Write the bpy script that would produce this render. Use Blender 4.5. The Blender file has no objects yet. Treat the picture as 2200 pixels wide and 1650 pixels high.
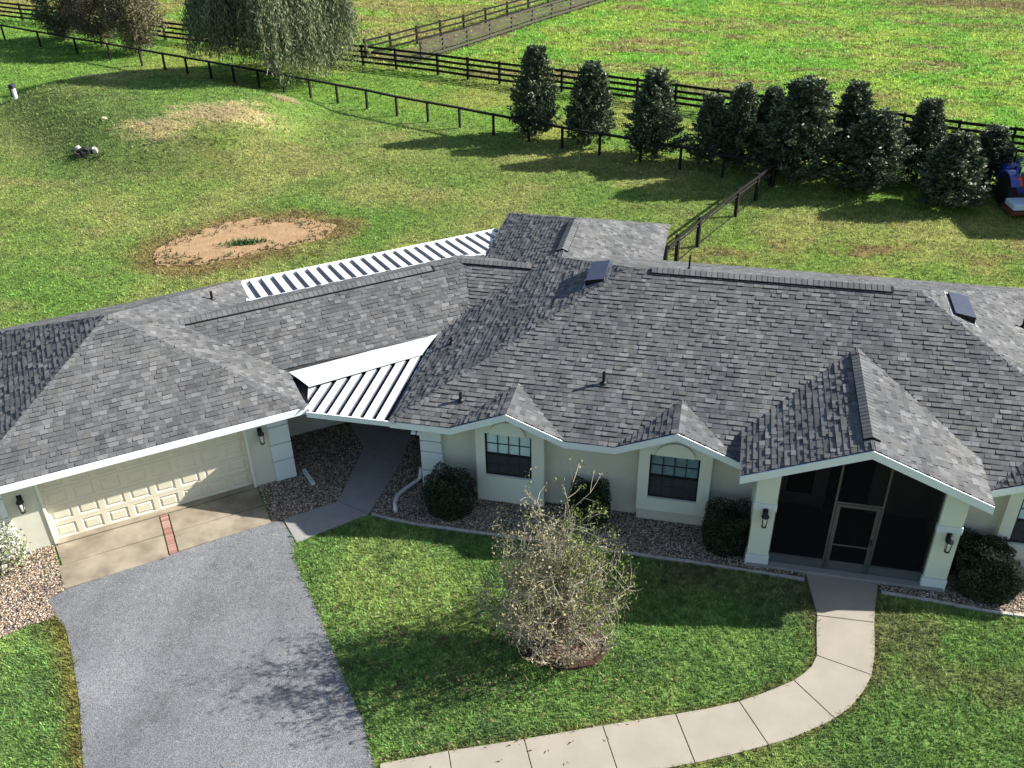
import bpy, bmesh, math, random
import numpy as np
from mathutils import Vector, Matrix
from mathutils.geometry import tessellate_polygon

random.seed(7)
RNG = np.random.default_rng(11)
SC = bpy.context.scene
COL = SC.collection

# ------------------------------------------------------------------ camera
cam_d = bpy.data.cameras.new('camera')
cam_d.sensor_width = 36.0
cam_d.lens = 2034.0 / 2200.0 * 36.0
cam_d.clip_end = 3000
cam = bpy.data.objects.new('camera', cam_d)
COL.objects.link(cam)
CR = np.array([0.97598443, 0.21720401, -0.01663784])
CU = np.array([-0.1034889, 0.52951163, 0.84196644])
CB = np.array([0.19168842, -0.8200243, 0.53927331])
CP = np.array([0, 0, 16.445])
cam.matrix_world = Matrix(((CR[0], CU[0], CB[0], 0), (CR[1], CU[1], CB[1], 0), (CR[2], CU[2], CB[2], CP[2]), (0, 0, 0, 1)))
SC.camera = cam

# ------------------------------------------------------------------ light
SUN = Vector((1.58, 0.65, 1.0)).normalized()          # towards the sun
w = bpy.data.worlds.new('World')
SC.world = w
w.use_nodes = True
wn = w.node_tree
bg = wn.nodes['Background']
sky = wn.nodes.new('ShaderNodeTexSky')
sky.sky_type = 'NISHITA'
sky.sun_disc = False
sky.sun_elevation = math.asin(SUN.z)
sky.sun_rotation = math.atan2(SUN.x, SUN.y)
sky.dust_density = 1.2
wn.links.new(sky.outputs[0], bg.inputs[0])
bg.inputs[1].default_value = 0.07
sd = bpy.data.lights.new('sun', 'SUN')
sd.energy = 4.9
sd.angle = math.radians(0.5)
sd.color = (1.0, 0.955, 0.89)
sun = bpy.data.objects.new('sun', sd)
sun.rotation_euler = SUN.to_track_quat('Z', 'Y').to_euler()
sun.location = (60, 40, 60)
COL.objects.link(sun)
SC.view_settings.view_transform = 'Standard'
SC.view_settings.look = 'None'
SC.view_settings.exposure = 1.4
SC.view_settings.gamma = 1.0
SC.view_settings.use_curve_mapping = False
SC.cycles.max_bounces = 6
SC.cycles.transparent_max_bounces = 12

# ------------------------------------------------------------------ helpers: objects
def setp(o, label=None, cat=None, group=None, kind=None):
    if label: o['label'] = label
    if cat: o['category'] = cat
    if group: o['group'] = group
    if kind: o['kind'] = kind
    return o

def empty(name, loc=(0, 0, 0), rz=0.0, label=None, cat=None, group=None, kind=None, parent=None):
    o = bpy.data.objects.new(name, None)
    o.location = loc
    o.rotation_euler = (0, 0, rz)
    o.empty_display_size = 0.2
    COL.objects.link(o)
    if parent: o.parent = parent
    return setp(o, label, cat, group, kind)

def link(name, me, mat=None, parent=None, label=None, cat=None, group=None, kind=None, loc=None, M=None):
    o = bpy.data.objects.new(name, me)
    COL.objects.link(o)
    if mat is not None and len(me.materials) == 0:
        me.materials.append(mat)
    if parent is not None: o.parent = parent
    if loc is not None: o.location = loc
    if M is not None: o.matrix_local = M
    return setp(o, label, cat, group, kind)

def arrays_mesh(name, V, F, tint=None, smooth=False):
    """V (n,3); F (m,k) constant size; tint per vertex (n,3)"""
    V = np.asarray(V, np.float32); F = np.asarray(F, np.int32)
    me = bpy.data.meshes.new(name)
    me.vertices.add(len(V)); me.vertices.foreach_set('co', V.ravel())
    k = F.shape[1]
    me.loops.add(F.size); me.loops.foreach_set('vertex_index', F.ravel())
    me.polygons.add(len(F))
    me.polygons.foreach_set('loop_start', np.arange(0, F.size, k, dtype=np.int32))
    if smooth: me.polygons.foreach_set('use_smooth', np.ones(len(F), bool))
    me.update(calc_edges=True)
    if tint is not None:
        a = me.attributes.new('tint', 'FLOAT_COLOR', 'POINT')
        c = np.ones((len(V), 4), np.float32); c[:, :3] = tint
        a.data.foreach_set('color', c.ravel())
    me.validate()
    return me

class MB:
    """small mesh builder, several shapes joined in one mesh"""
    def __init__(s): s.v = []; s.f = []; s.mi = []; s.t = []
    def add(s, V, F, m=0, tint=None):
        n = len(s.v); s.v += [tuple(map(float, p)) for p in V]
        s.f += [tuple(i + n for i in f) for f in F]; s.mi += [m] * len(F)
        s.t += [tint or (1, 1, 1)] * len(V)
        return s
    def box(s, x0, x1, y0, y1, z0, z1, m=0, T=None, tint=None):
        V = [(x, y, z) for z in (z0, z1) for y in (y0, y1) for x in (x0, x1)]
        if T: V = [T(p) for p in V]
        return s.add(V, [(0, 2, 3, 1), (4, 5, 7, 6), (0, 1, 5, 4), (2, 6, 7, 3), (0, 4, 6, 2), (1, 3, 7, 5)], m, tint)
    def frustum(s, lo, hi, m=0):
        n = len(lo)
        return s.add(list(lo) + list(hi), [tuple(range(n))[::-1], tuple(range(n, 2 * n))] + [(i, (i + 1) % n, n + (i + 1) % n, n + i) for i in range(n)], m)
    def prism(s, poly, z0, z1, m=0):
        P = [Vector((x, y, 0)) for x, y in poly]
        a = sum(P[i].x * P[(i + 1) % len(P)].y - P[(i + 1) % len(P)].x * P[i].y for i in range(len(P)))
        if a < 0: P = P[::-1]
        n = len(P); tr = tessellate_polygon([P])
        V = [(p.x, p.y, z0) for p in P] + [(p.x, p.y, z1) for p in P]
        F = []
        for t in tr:
            A, B, Cc = (P[i] for i in t)
            if (B - A).cross(Cc - A).z < 0: t = t[::-1]
            F.append(tuple(i + n for i in t)); F.append(tuple(t[::-1]))
        F += [(i, (i + 1) % n, n + (i + 1) % n, n + i) for i in range(n)]
        return s.add(V, F, m)
    def tube(s, pts, rad, n=6, m=0, cap=True, tint=None):
        pts = [Vector(p) for p in pts]
        if not hasattr(rad, '__len__'): rad = [rad] * len(pts)
        V = []; ref = Vector((0.31, 0.17, 0.93))
        for i, p in enumerate(pts):
            d = (pts[min(i + 1, len(pts) - 1)] - pts[max(i - 1, 0)]).normalized()
            if abs(d.dot(ref)) > 0.97: ref = Vector((1, 0.1, 0))
            a = d.cross(ref).normalized(); b = d.cross(a)
            for k in range(n):
                t = 2 * math.pi * k / n
                V.append(p + (a * math.cos(t) + b * math.sin(t)) * rad[i])
        F = []
        for i in range(len(pts) - 1):
            for k in range(n):
                F.append((i * n + k, i * n + (k + 1) % n, (i + 1) * n + (k + 1) % n, (i + 1) * n + k))
        if cap:
            F.append(tuple(range(n))[::-1]); F.append(tuple((len(pts) - 1) * n + k for k in range(n)))
        return s.add(V, F, m, tint)
    def lathe(s, prof, n=12, m=0, T=None):
        V = []
        for r, z in prof:
            for k in range(n):
                t = 2 * math.pi * k / n; V.append((r * math.cos(t), r * math.sin(t), z))
        if T: V = [T(p) for p in V]
        F = [(i * n + k, i * n + (k + 1) % n, (i + 1) * n + (k + 1) % n, (i + 1) * n + k) for i in range(len(prof) - 1) for k in range(n)]
        F += [tuple(range(n))[::-1], tuple((len(prof) - 1) * n + k for k in range(n))]
        return s.add(V, F, m)
    def mesh(s, name, mats=(), tint=False, smooth=False, bevel=0):
        me = bpy.data.meshes.new(name)
        me.from_pydata(s.v, [], s.f)
        me.polygons.foreach_set('material_index', s.mi)
        if tint:
            a = me.attributes.new('tint', 'FLOAT_COLOR', 'POINT')
            a.data.foreach_set('color', np.array([t + (1,) for t in s.t], np.float32).ravel())
        if smooth: me.polygons.foreach_set('use_smooth', [True] * len(s.f))
        for m in mats: me.materials.append(m)
        me.update()
        if bevel:
            bm = bmesh.new(); bm.from_mesh(me)
            bmesh.ops.bevel(bm, geom=[e for e in bm.edges if e.calc_face_angle(0) > 0.6], offset=bevel, segments=1, affect='EDGES')
            bm.to_mesh(me); bm.free()
        return me
    def obj(s, name, mat, parent=None, tint=False, smooth=False, bevel=0, **kw):
        mats = mat if isinstance(mat, (list, tuple)) else [mat]
        return link(name, s.mesh(name, mats, tint, smooth, bevel), None, parent, **kw)

# ------------------------------------------------------------------ helpers: maths
def vnoise(x, y, seed=0):
    x = np.asarray(x, float); y = np.asarray(y, float)
    xi = np.floor(x).astype(np.int64); yi = np.floor(y).astype(np.int64)
    fx = x - xi; fy = y - yi
    fx = fx * fx * (3 - 2 * fx); fy = fy * fy * (3 - 2 * fy)
    def h(a, b):
        n = (a * 374761393 + b * 668265263 + seed * 974711) & 0xffffffff
        n = ((n ^ (n >> 13)) * 1274126177) & 0xffffffff
        return ((n ^ (n >> 16)) & 0xffff) / 65535.0
    return (h(xi, yi) * (1 - fx) + h(xi + 1, yi) * fx) * (1 - fy) + (h(xi, yi + 1) * (1 - fx) + h(xi + 1, yi + 1) * fx) * fy

def fbm(x, y, seed=0, octs=4):
    t = 0; a = 0.5; n = 0
    for i in range(octs):
        t = t + a * vnoise(x * 2 ** i, y * 2 ** i, seed + 31 * i); n += a; a *= 0.55
    return t / n

def sstep(a, b, x):
    t = np.clip((np.asarray(x, float) - a) / (b - a), 0, 1)
    return t * t * (3 - 2 * t)

def inpoly(x, y, poly):
    x = np.asarray(x); y = np.asarray(y); r = np.zeros(x.shape, bool)
    n = len(poly)
    for i in range(n):
        x0, y0 = poly[i]; x1, y1 = poly[(i + 1) % n]
        if y0 == y1: continue
        c = ((y0 > y) != (y1 > y)) & (x < (x1 - x0) * (y - y0) / (y1 - y0) + x0)
        r ^= c
    return r

def polydist(x, y, poly):
    x = np.asarray(x, float); y = np.asarray(y, float); d = np.full(x.shape, 1e9)
    for i in range(len(poly)):
        ax, ay = poly[i]; bx, by = poly[(i + 1) % len(poly)]
        t = np.clip(((x - ax) * (bx - ax) + (y - ay) * (by - ay)) / ((bx - ax) ** 2 + (by - ay) ** 2), 0, 1)
        d = np.minimum(d, np.hypot(x - ax - t * (bx - ax), y - ay - t * (by - ay)))
    return d

def inview(x, y, z=0, mx=0.12):
    d = np.stack([x, y, np.zeros_like(x) + z], -1) - CP
    zz = -(d @ CB)
    u = (d @ CR) / zz * 2034 / 1100; v = (d @ CU) / zz * 2034 / 825
    return (zz > 0) & (np.abs(u) < 1 + mx) & (np.abs(v) < 1 + mx)

MOUND = [(-40, 51.5), (-31.5, 44.6), (-26.3, 46.2), (-26.5, 50.5), (-37, 54.3)]
def ground_h(x, y):
    x = np.asarray(x, float); y = np.asarray(y, float)
    d = polydist(x, y, MOUND); d = np.where(inpoly(x, y, MOUND), 0, d)
    h = 1.15 * (1 - sstep(0, 4.6, d))
    m = sstep(22, 30, y)
    return h + m * (fbm(x / 7, y / 7, 5, 2) - 0.5) * 0.12 + sstep(62, 110, y) * (fbm(x / 30, y / 30, 9, 2) - 0.5) * 0.5

# ------------------------------------------------------------------ helpers: materials
def new_mat(name, rough=0.8, spec=0.3):
    m = bpy.data.materials.new(name); m.use_nodes = True
    b = m.node_tree.nodes['Principled BSDF']
    b.inputs['Roughness'].default_value = rough
    b.inputs['Specular IOR Level'].default_value = spec
    return m, m.node_tree, b

def noise_node(nt, scale, detail=4, rough=0.6, stretch=None):
    g = nt.nodes.new('ShaderNodeNewGeometry')
    n = nt.nodes.new('ShaderNodeTexNoise')
    n.inputs['Scale'].default_value = scale; n.inputs['Detail'].default_value = detail; n.inputs['Roughness'].default_value = rough
    if stretch:
        mp = nt.nodes.new('ShaderNodeMapping'); mp.inputs['Scale'].default_value = stretch
        nt.links.new(g.outputs['Position'], mp.inputs[0]); nt.links.new(mp.outputs[0], n.inputs['Vector'])
    else:
        nt.links.new(g.outputs['Position'], n.inputs['Vector'])
    return n

def ramp(nt, src, stops):
    r = nt.nodes.new('ShaderNodeValToRGB')
    while len(r.color_ramp.elements) < len(stops): r.color_ramp.elements.new(0.5)
    for e, (p, c) in zip(r.color_ramp.elements, stops):
        e.position = p; e.color = tuple(c) + (1,)
    nt.links.new(src, r.inputs[0])
    return r

def mixc(nt, a, b, fac, mode='MIX'):
    m = nt.nodes.new('ShaderNodeMix'); m.data_type = 'RGBA'; m.blend_type = mode
    for sock, v in ((m.inputs[0], fac), (m.inputs[6], a), (m.inputs[7], b)):
        if hasattr(v, 'links') or hasattr(v, 'is_linked'): nt.links.new(v, sock)
        elif isinstance(v, (tuple, list)): sock.default_value = tuple(v) + (1,)
        else: sock.default_value = v
    return m.outputs[2]

def bump(nt, b, src, strength=0.3, dist=0.01):
    n = nt.nodes.new('ShaderNodeBump'); n.inputs['Strength'].default_value = strength; n.inputs['Distance'].default_value = dist
    nt.links.new(src, n.inputs['Height']); nt.links.new(n.outputs[0], b.inputs['Normal'])

def plain(name, col, var=0.12, scale=3.0, rough=0.7, spec=0.3, bscale=0, bstr=0.2, bdist=0.004, metal=0.0, big=None):
    """base colour with slight mottling and optional fine relief"""
    m, nt, b = new_mat(name, rough, spec)
    n = noise_node(nt, scale, 5)
    c0 = tuple(max(0, c * (1 - var)) for c in col); c1 = tuple(min(1, c * (1 + var)) for c in col)
    out = ramp(nt, n.outputs[0], [(0.3, c0), (0.7, c1)]).outputs[0]
    if big:
        n3 = noise_node(nt, big[0], 3)
        f = ramp(nt, n3.outputs[0], [(big[2], (0, 0, 0)), (big[3], (1, 1, 1))])
        out = mixc(nt, out, big[1], f.outputs[0])
    nt.links.new(out, b.inputs['Base Color'])
    b.inputs['Metallic'].default_value = metal
    if bscale:
        n2 = noise_node(nt, bscale, 3); bump(nt, b, n2.outputs[0], bstr, bdist)
    return m

def tinted(name, rough=0.85, spec=0.2, gscale=0, gvar=0.35, trans=0.0, bstr=0.0, bdist=0.003):
    """colour from the piece's own 'tint' attribute, with fine grain"""
    m, nt, b = new_mat(name, rough, spec)
    a = nt.nodes.new('ShaderNodeAttribute'); a.attribute_name = 'tint'
    out = a.outputs['Color']
    if gscale:
        n = noise_node(nt, gscale, 3, 0.7)
        r = ramp(nt, n.outputs[0], [(0.3, (1 - gvar,) * 3), (0.7, (1 + gvar,) * 3)])
        out = mixc(nt, out, r.outputs[0], 1.0, 'MULTIPLY')
        if bstr: bump(nt, b, n.outputs[0], bstr, bdist)
    nt.links.new(out, b.inputs['Base Color'])
    if trans:
        t = nt.nodes.new('ShaderNodeBsdfTranslucent'); nt.links.new(out, t.inputs[0])
        mx = nt.nodes.new('ShaderNodeMixShader'); mx.inputs[0].default_value = trans
        o = nt.nodes['Material Output']
        nt.links.new(b.outputs[0], mx.inputs[1]); nt.links.new(t.outputs[0], mx.inputs[2]); nt.links.new(mx.outputs[0], o.inputs[0])
    return m

M = {}
M['grass'] = tinted('grass_blades', 0.6, 0.25, trans=0.38)
M['leaf'] = tinted('leaves', 0.6, 0.25, trans=0.18)
M['gloss_leaf'] = tinted('glossy_leaves', 0.52, 0.32, trans=0.08)
M['twig'] = tinted('twigs', 0.9, 0.1)
M['stone'] = tinted('gravel_stone', 0.8, 0.25, 60, 0.25)
def shingle_mat():
    m = tinted('asphalt_shingle', 0.95, 0.12, 130, 0.42, bstr=0.10)
    nt = m.node_tree; b = nt.nodes['Principled BSDF']
    src = b.inputs['Base Color'].links[0].from_socket
    n = noise_node(nt, .55, 4, .65, (1.6, .7, .7)); n2 = noise_node(nt, 3.2, 3, .6)
    r = ramp(nt, n.outputs[0], [(.32, (.80, .82, .84)), (.5, (1, 1, 1)), (.70, (1.20, 1.18, 1.14))])
    r2 = ramp(nt, n2.outputs[0], [(.30, (.88, .88, .88)), (.7, (1.1, 1.1, 1.1))])
    nt.links.new(mixc(nt, mixc(nt, src, r.outputs[0], 1.0, 'MULTIPLY'), r2.outputs[0], 1.0, 'MULTIPLY'), b.inputs['Base Color'])
    return m
M['shingle'] = shingle_mat()
M['deck'] = plain('roof_underlay', (0.035, 0.035, 0.037), 0.2, 4, 0.95, 0.1)
M['fascia'] = plain('white_painted_trim', (0.72, 0.76, 0.77), 0.05, 2.0, 0.5, 0.35)
M['cream'] = plain('cream_stucco', (0.56, 0.555, 0.455), 0.06, 1.2, 0.85, 0.2, 90, 0.35, 0.004, big=(1.1, (0.50, 0.49, 0.40), .5, .75))
M['trimwall'] = plain('pale_stucco', (0.655, 0.67, 0.575), 0.04, 1.5, 0.85, 0.2, 90, 0.3, 0.004)
M['quoin'] = plain('white_stucco_block', (0.62, 0.665, 0.66), 0.04, 2, 0.8, 0.2, 80, 0.25, 0.003)
M['garage'] = plain('cream_garage_door', (0.61, 0.575, 0.44), 0.03, 3, 0.5, 0.35)
M['bronze'] = plain('bronze_aluminium', (0.055, 0.058, 0.058), 0.15, 6, 0.4, 0.5)
M['black'] = plain('black_window_frame', (0.010, 0.010, 0.011), 0.1, 5, 0.45, 0.3)
M['kick'] = plain('grey_kick_panel', (0.075, 0.082, 0.09), 0.12, 4, 0.5, 0.4)
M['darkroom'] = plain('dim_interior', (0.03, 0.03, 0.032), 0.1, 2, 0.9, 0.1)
M['blind'] = plain('white_blind', (0.88, 0.93, 0.93), 0.08, 5, 0.7, 0.2)
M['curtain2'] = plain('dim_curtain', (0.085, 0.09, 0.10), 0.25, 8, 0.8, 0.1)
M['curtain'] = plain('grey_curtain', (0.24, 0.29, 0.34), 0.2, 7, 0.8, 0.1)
M['fence'] = plain('black_fence_board', (0.012, 0.011, 0.010), 0.35, 9, 0.75, 0.15)
M['greyfence'] = plain('weathered_grey_board', (0.075, 0.068, 0.056), 0.35, 7, 0.85, 0.1)
M['plastic'] = plain('black_vent_plastic', (0.008, 0.008, 0.009), 0.1, 5, 0.5, 0.3)
M['bluebox'] = plain('slate_blue_metal_vent', (0.030, 0.040, 0.070), 0.15, 5, 0.6, 0.25)
M['pan'] = plain('white_aluminium_pan', (0.62, 0.63, 0.62), 0.05, 3, 0.38, 0.5, big=(1.3, (0.5, 0.48, 0.46), 0.55, 0.9))
M['channel2'] = plain('grey_roof_channel', (0.24, 0.25, 0.28), 0.3, 9, 0.6, 0.3)
M['channel'] = plain('dark_roof_channel', (0.085, 0.095, 0.125), 0.3, 9, 0.6, 0.3)
M['flash'] = plain('white_flashing', (0.56, 0.60, 0.59), 0.05, 2.2, 0.45, 0.4, big=(1.6, (0.46, 0.50, 0.49), 0.45, 0.75))
M['gutter'] = plain('bluish_gutter_metal', (0.30, 0.42, 0.56), 0.12, 6, 0.3, 0.5)
M['pvc'] = plain('white_pipe', (0.62, 0.62, 0.60), 0.08, 5, 0.5, 0.3)
M['mulchsoil'] = plain('mulch_soil', (0.06, 0.04, 0.027), 0.4, 14, 0.95, 0.1, 40, 0.5, 0.02)
M['bark'] = plain('bark', (0.09, 0.075, 0.06), 0.4, 9, 0.95, 0.1, 30, 0.4, 0.02)
M['palebark'] = plain('pale_bark', (0.26, 0.24, 0.20), 0.35, 9, 0.9, 0.1, 30, 0.4, 0.02)
M['brick'] = tinted('clay_brick', 0.9, 0.15, 40, 0.25)
M['darkbrick'] = plain('dark_edging_brick', (0.055, 0.033, 0.026), 0.35, 9, 0.9, 0.1)
M['curb'] = plain('concrete_edging', (0.40, 0.38, 0.35), 0.22, 6, 0.9, 0.15, 50, 0.3, 0.006)
M['walk'] = plain('walkway_concrete', (0.290, 0.262, 0.212), 0.08, 1.6, 0.85, 0.2, 120, 0.2, 0.002, big=(0.9, (0.272, 0.247, 0.203), 0.48, 0.75))
M['walkgrey'] = plain('grey_concrete', (0.25, 0.245, 0.235), 0.10, 2.0, 0.85, 0.2, 120, 0.2, 0.002)
M['apron'] = plain('stained_concrete', (0.285, 0.245, 0.185), 0.16, 1.4, 0.85, 0.2, 100, 0.2, 0.002, big=(1.1, (0.165, 0.14, 0.10), 0.42, 0.68))
M['gravelbase'] = plain('gravel_ground', (0.10, 0.085, 0.07), 0.5, 26, 0.95, 0.1, 30, 0.6, 0.03)
M['dirt'] = plain('sandy_dirt', (0.300, 0.200, 0.112), 0.2, 2.5, 0.95, 0.08, 9, 0.5, 0.05, big=(0.9, (0.245, 0.150, 0.080), 0.5, 0.8))
M['galv'] = plain('galvanised_grey', (0.20, 0.21, 0.22), 0.2, 8, 0.5, 0.4)

def asphalt():
    m, nt, b = new_mat('driveway_asphalt', 0.92, 0.2)
    n1 = noise_node(nt, 55, 2, 0.7); n2 = noise_node(nt, 0.35, 3, 0.6, (1, 0.55, 1)); n3 = noise_node(nt, 5, 4)
    c = ramp(nt, n1.outputs[0], [(0.30, (0.050, 0.055, 0.064)), (0.5, (0.132, 0.138, 0.149)), (0.72, (0.30, 0.305, 0.31))]).outputs[0]
    t = ramp(nt, n2.outputs[0], [(0.35, (0.78, 0.78, 0.78)), (0.65, (1.22, 1.22, 1.20))]).outputs[0]
    c = mixc(nt, c, t, 1.0, 'MULTIPLY')
    t3 = ramp(nt, n3.outputs[0], [(0.3, (0.88, 0.87, 0.86)), (0.7, (1.1, 1.1, 1.1))]).outputs[0]
    c = mixc(nt, c, t3, 1.0, 'MULTIPLY')
    n4 = noise_node(nt, .8, 6, .75, (1, .5, 1))
    t4 = ramp(nt, n4.outputs[0], [(.40, (1, 1, 1)), (.60, (1, 1, 1)), (.72, (.72, .71, .70))]).outputs[0]
    c = mixc(nt, c, t4, 1.0, 'MULTIPLY')
    v = nt.nodes.new('ShaderNodeTexVoronoi'); v.feature = 'DISTANCE_TO_EDGE'; v.inputs['Scale'].default_value = .28
    g = nt.nodes.new('ShaderNodeNewGeometry'); wv = noise_node(nt, 2.0, 4, .7)
    va = nt.nodes.new('ShaderNodeVectorMath'); va.operation = 'MULTIPLY_ADD'; va.inputs[1].default_value = (.5, .5, 0)
    nt.links.new(wv.outputs['Color'], va.inputs[0]); nt.links.new(g.outputs['Position'], va.inputs[2]); nt.links.new(va.outputs[0], v.inputs['Vector'])
    t5 = ramp(nt, v.outputs['Distance'], [(0.0, (.90, .90, .90)), (.006, (1, 1, 1))]).outputs[0]
    c = mixc(nt, c, t5, 1.0, 'MULTIPLY')
    nt.links.new(c, b.inputs['Base Color'])
    bump(nt, b, n1.outputs[0], 0.5, 0.008)
    return m
M['asphalt'] = asphalt()

def ground_mat():
    m, nt, b = new_mat('turf_ground', 0.95, 0.08)
    a = nt.nodes.new('ShaderNodeAttribute'); a.attribute_name = 'tint'
    n1 = noise_node(nt, 5.5, 6, 0.75); n2 = noise_node(nt, 1.1, 5, 0.7, (0.35, 1.3, 1))
    r1 = ramp(nt, n1.outputs[0], [(0.25, (0.35, 0.38, 0.32)), (0.5, (0.95, 0.95, 0.9)), (0.75, (1.75, 1.7, 1.5))])
    r2 = ramp(nt, n2.outputs[0], [(0.3, (0.72, 0.74, 0.72)), (0.7, (1.3, 1.26, 1.2))])
    c = mixc(nt, a.outputs['Color'], r1.outputs[0], 1.0, 'MULTIPLY')
    c = mixc(nt, c, r2.outputs[0], 1.0, 'MULTIPLY')
    nt.links.new(c, b.inputs['Base Color'])
    bump(nt, b, n1.outputs[0], 0.9, 0.12)
    return m
M['ground'] = ground_mat()

def screen_mat(name, fac, col=(0.02, 0.021, 0.022)):
    m, nt, b = new_mat(name, 0.9, 0.05)
    b.inputs['Base Color'].default_value = col + (1,)
    t = nt.nodes.new('ShaderNodeBsdfTransparent'); mx = nt.nodes.new('ShaderNodeMixShader'); mx.inputs[0].default_value = fac
    o = nt.nodes['Material Output']
    nt.links.new(b.outputs[0], mx.inputs[1]); nt.links.new(t.outputs[0], mx.inputs[2]); nt.links.new(mx.outputs[0], o.inputs[0])
    return m
M['screen'] = screen_mat('insect_screen', 0.22, (.005, .005, .0055))
M['winscreen'] = screen_mat('window_insect_screen', 0.68, (0.07, 0.075, 0.08))
def glass_mat():
    m, nt, b = new_mat('window_glass', 0.03, 0.5)
    b.inputs['Base Color'].default_value = (0.02, 0.025, 0.03, 1)
    t = nt.nodes.new('ShaderNodeBsdfTransparent'); t.inputs[0].default_value = (0.93, 0.98, 0.98, 1)
    mx = nt.nodes.new('ShaderNodeMixShader'); mx.inputs[0].default_value = 0.93
    o = nt.nodes['Material Output']
    nt.links.new(b.outputs[0], mx.inputs[1]); nt.links.new(t.outputs[0], mx.inputs[2]); nt.links.new(mx.outputs[0], o.inputs[0])
    return m
M['glass'] = glass_mat()
M['lampglass'] = plain('frosted_lamp_glass', (0.62, 0.62, 0.55), 0.05, 5, 0.25, 0.5)

# ------------------------------------------------------------------ plan of the house
P = 0.4167                                   # roof pitch 5 in 12
PHI = math.radians(38.2)                     # the garage wing is turned by this
GC = np.array([-10.08, 19.08])
GA = np.array([math.cos(PHI), math.sin(PHI)]); GB = np.array([-math.sin(PHI), math.cos(PHI)])
def W2(a, b): q = GC + a * GA + b * GB; return (float(q[0]), float(q[1]))
def W3(p): q = W2(p[0], p[1]); return (q[0], q[1], p[2])
def toab(x, y):
    dx = np.asarray(x) - GC[0]; dy = np.asarray(y) - GC[1]
    return dx * GA[0] + dy * GA[1], dx * GB[0] + dy * GB[1]
ZE = 2.5; XW = -7.66; XE = 10.93; YE = 18.88; YR = 24.32; YB = 29.76
BAYS = [-4.585, -0.345, 8.27]; HB = 1.48
PXC = 3.897; PXL = 1.194; PXR = 6.60; PYF = 17.875; PZT = 2.834; PHW = 2.703; PZR = PZT + P * PHW
PYV = YE + (PZT - ZE) / P; PYP = YE + (PZR - ZE) / P

# ------------------------------------------------------------------ paved areas (plan outlines)
DRIVE = [(-14.46, 13.9), (-14.7, 13.5), (-14.15, 13.0), (-13.72, 12.75), (-13.08, 12.05), (-12.16, 10.95), (-11.04, 9.4), (-9, 5.5), (-2.5, 7.5), (-5.43, 10.72), (-5.60, 10.98), (-6.06, 11.74), (-6.74, 12.57), (-7.63, 13.73), (-8.6, 14.95), (-9.5, 16.05), (-9.66, 16.55), (-10.34, 17.3), (-10.6, 17.2)]
APRON = [W2(-6.82, 0.42), W2(-1.6, 0.42), W2(-1.58, -1.2), W2(-6.66, -1.38)]
GRAVEL = [
 [(-8.16, 18.02), (-6.7, 17.9), (1.6, 17.9), (3.02, 17.83), (3.0, 18.06), (1.6, 18.07), (1.6, 19.42), (-7.0, 19.42), (-7.0, 24.2), (-8.3, 22.9), (-8.05, 20.31)],
 [W2(-1.56, 0.5), W2(-1.56, -1.2), (-10.34, 17.34), (-9.2, 18.35), (-9.38, 20.79), (-10.2, 21.81), W2(0.6, 2.4), W2(-0.45, 2.4), W2(-0.45, 0.5)],
 [W2(-10.5, 0.5), W2(-6.84, 0.5), W2(-6.7, -1.4), (-14.66, 13.54), (-14.2, 13.0), (-14.64, 12.64), (-15.1, 12.1), (-17.5, 11.2), (-19.5, 11.5)],
 [(4.70, 18.05), (4.73, 17.74), (7.87, 17.62), (12, 17.5), (12, 19.42), (6.2, 19.42), (6.2, 18.07)]]
WL = [(3.02, 18.02), (3.21, 16.84), (3.23, 16.64), (3.2, 16.31), (3.17, 15.42), (3.05, 15.1), (2.86, 14.84), (2.66, 14.62), (2.40, 14.42), (1.97, 14.11), (1.53, 13.82), (0.9, 13.51), (0.25, 13.23), (-1.19, 12.64), (-2.7, 11.99), (-4.13, 11.41), (-5.39, 10.84)]
WR = [(4.72, 18.0), (4.58, 17.19), (4.51, 16.68), (4.44, 15.76), (4.31, 15.1), (4.09, 14.6), (3.78, 14.12), (3.46, 13.78), (3.05, 13.44), (2.60, 13.12), (2.13, 12.85), (1.44, 12.48), (0.72, 12.13), (-0.70, 11.53), (-2.2, 10.9), (-3.65, 10.3), (-4.9, 9.75)]
WJ = [0, 2, 4, 7, 10, 12, 13, 14, 15, 16]
FRONTWALK = WL + WR[::-1]
PATH = [[(-10.34, 17.32), (-9.63, 16.55), (-8.18, 17.98), (-9.19, 18.33)], [(-9.19, 18.33), (-8.18, 17.98), (-8.05, 20.31), (-9.36, 20.79)], [(-9.36, 20.79), (-8.05, 20.31), (-8.3, 23.2), (-10.18, 21.81)]]
MULC = (-2.42, 14.62); MULR = 0.80
MULCH = [(MULC[0] + 0.98 * math.cos(t) * (1 + 0.03 * math.sin(3 * t)), MULC[1] + 0.66 * math.sin(t)) for t in np.linspace(0, 2 * math.pi, 40, endpoint=False)]
DIRT0 = [(-22.71, 31.27), (-21.79, 30.78), (-20.44, 31.34), (-18.83, 32.68), (-17.0, 33.72), (-15.78, 35.67), (-17.12, 36.58), (-19.09, 36.49), (-21.12, 36.01), (-22.1, 34.42), (-22.87, 32.64)]
HOUSE_FOOT = [[(-7.3, 19.3), (XE - .3, 19.3), (XE - .3, YB), (-7.3, YB)], [(-7.3, 28), (-2, 28), (-2, 32.6), (-7.3, 32.6)], [W2(-8.4, 0.4), W2(-0.4, 0.4), W2(-0.4, 2.2), W2(6, 2.2), W2(6, 8.6), W2(-8.4, 8.4)], [(1.55, 17.95), (6.25, 17.95), (6.25, 20), (1.55, 20)], [W2(-.3, 0.3), (-8, 18), (-7, 19), (-7, 24), W2(4, 3)]]
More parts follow.
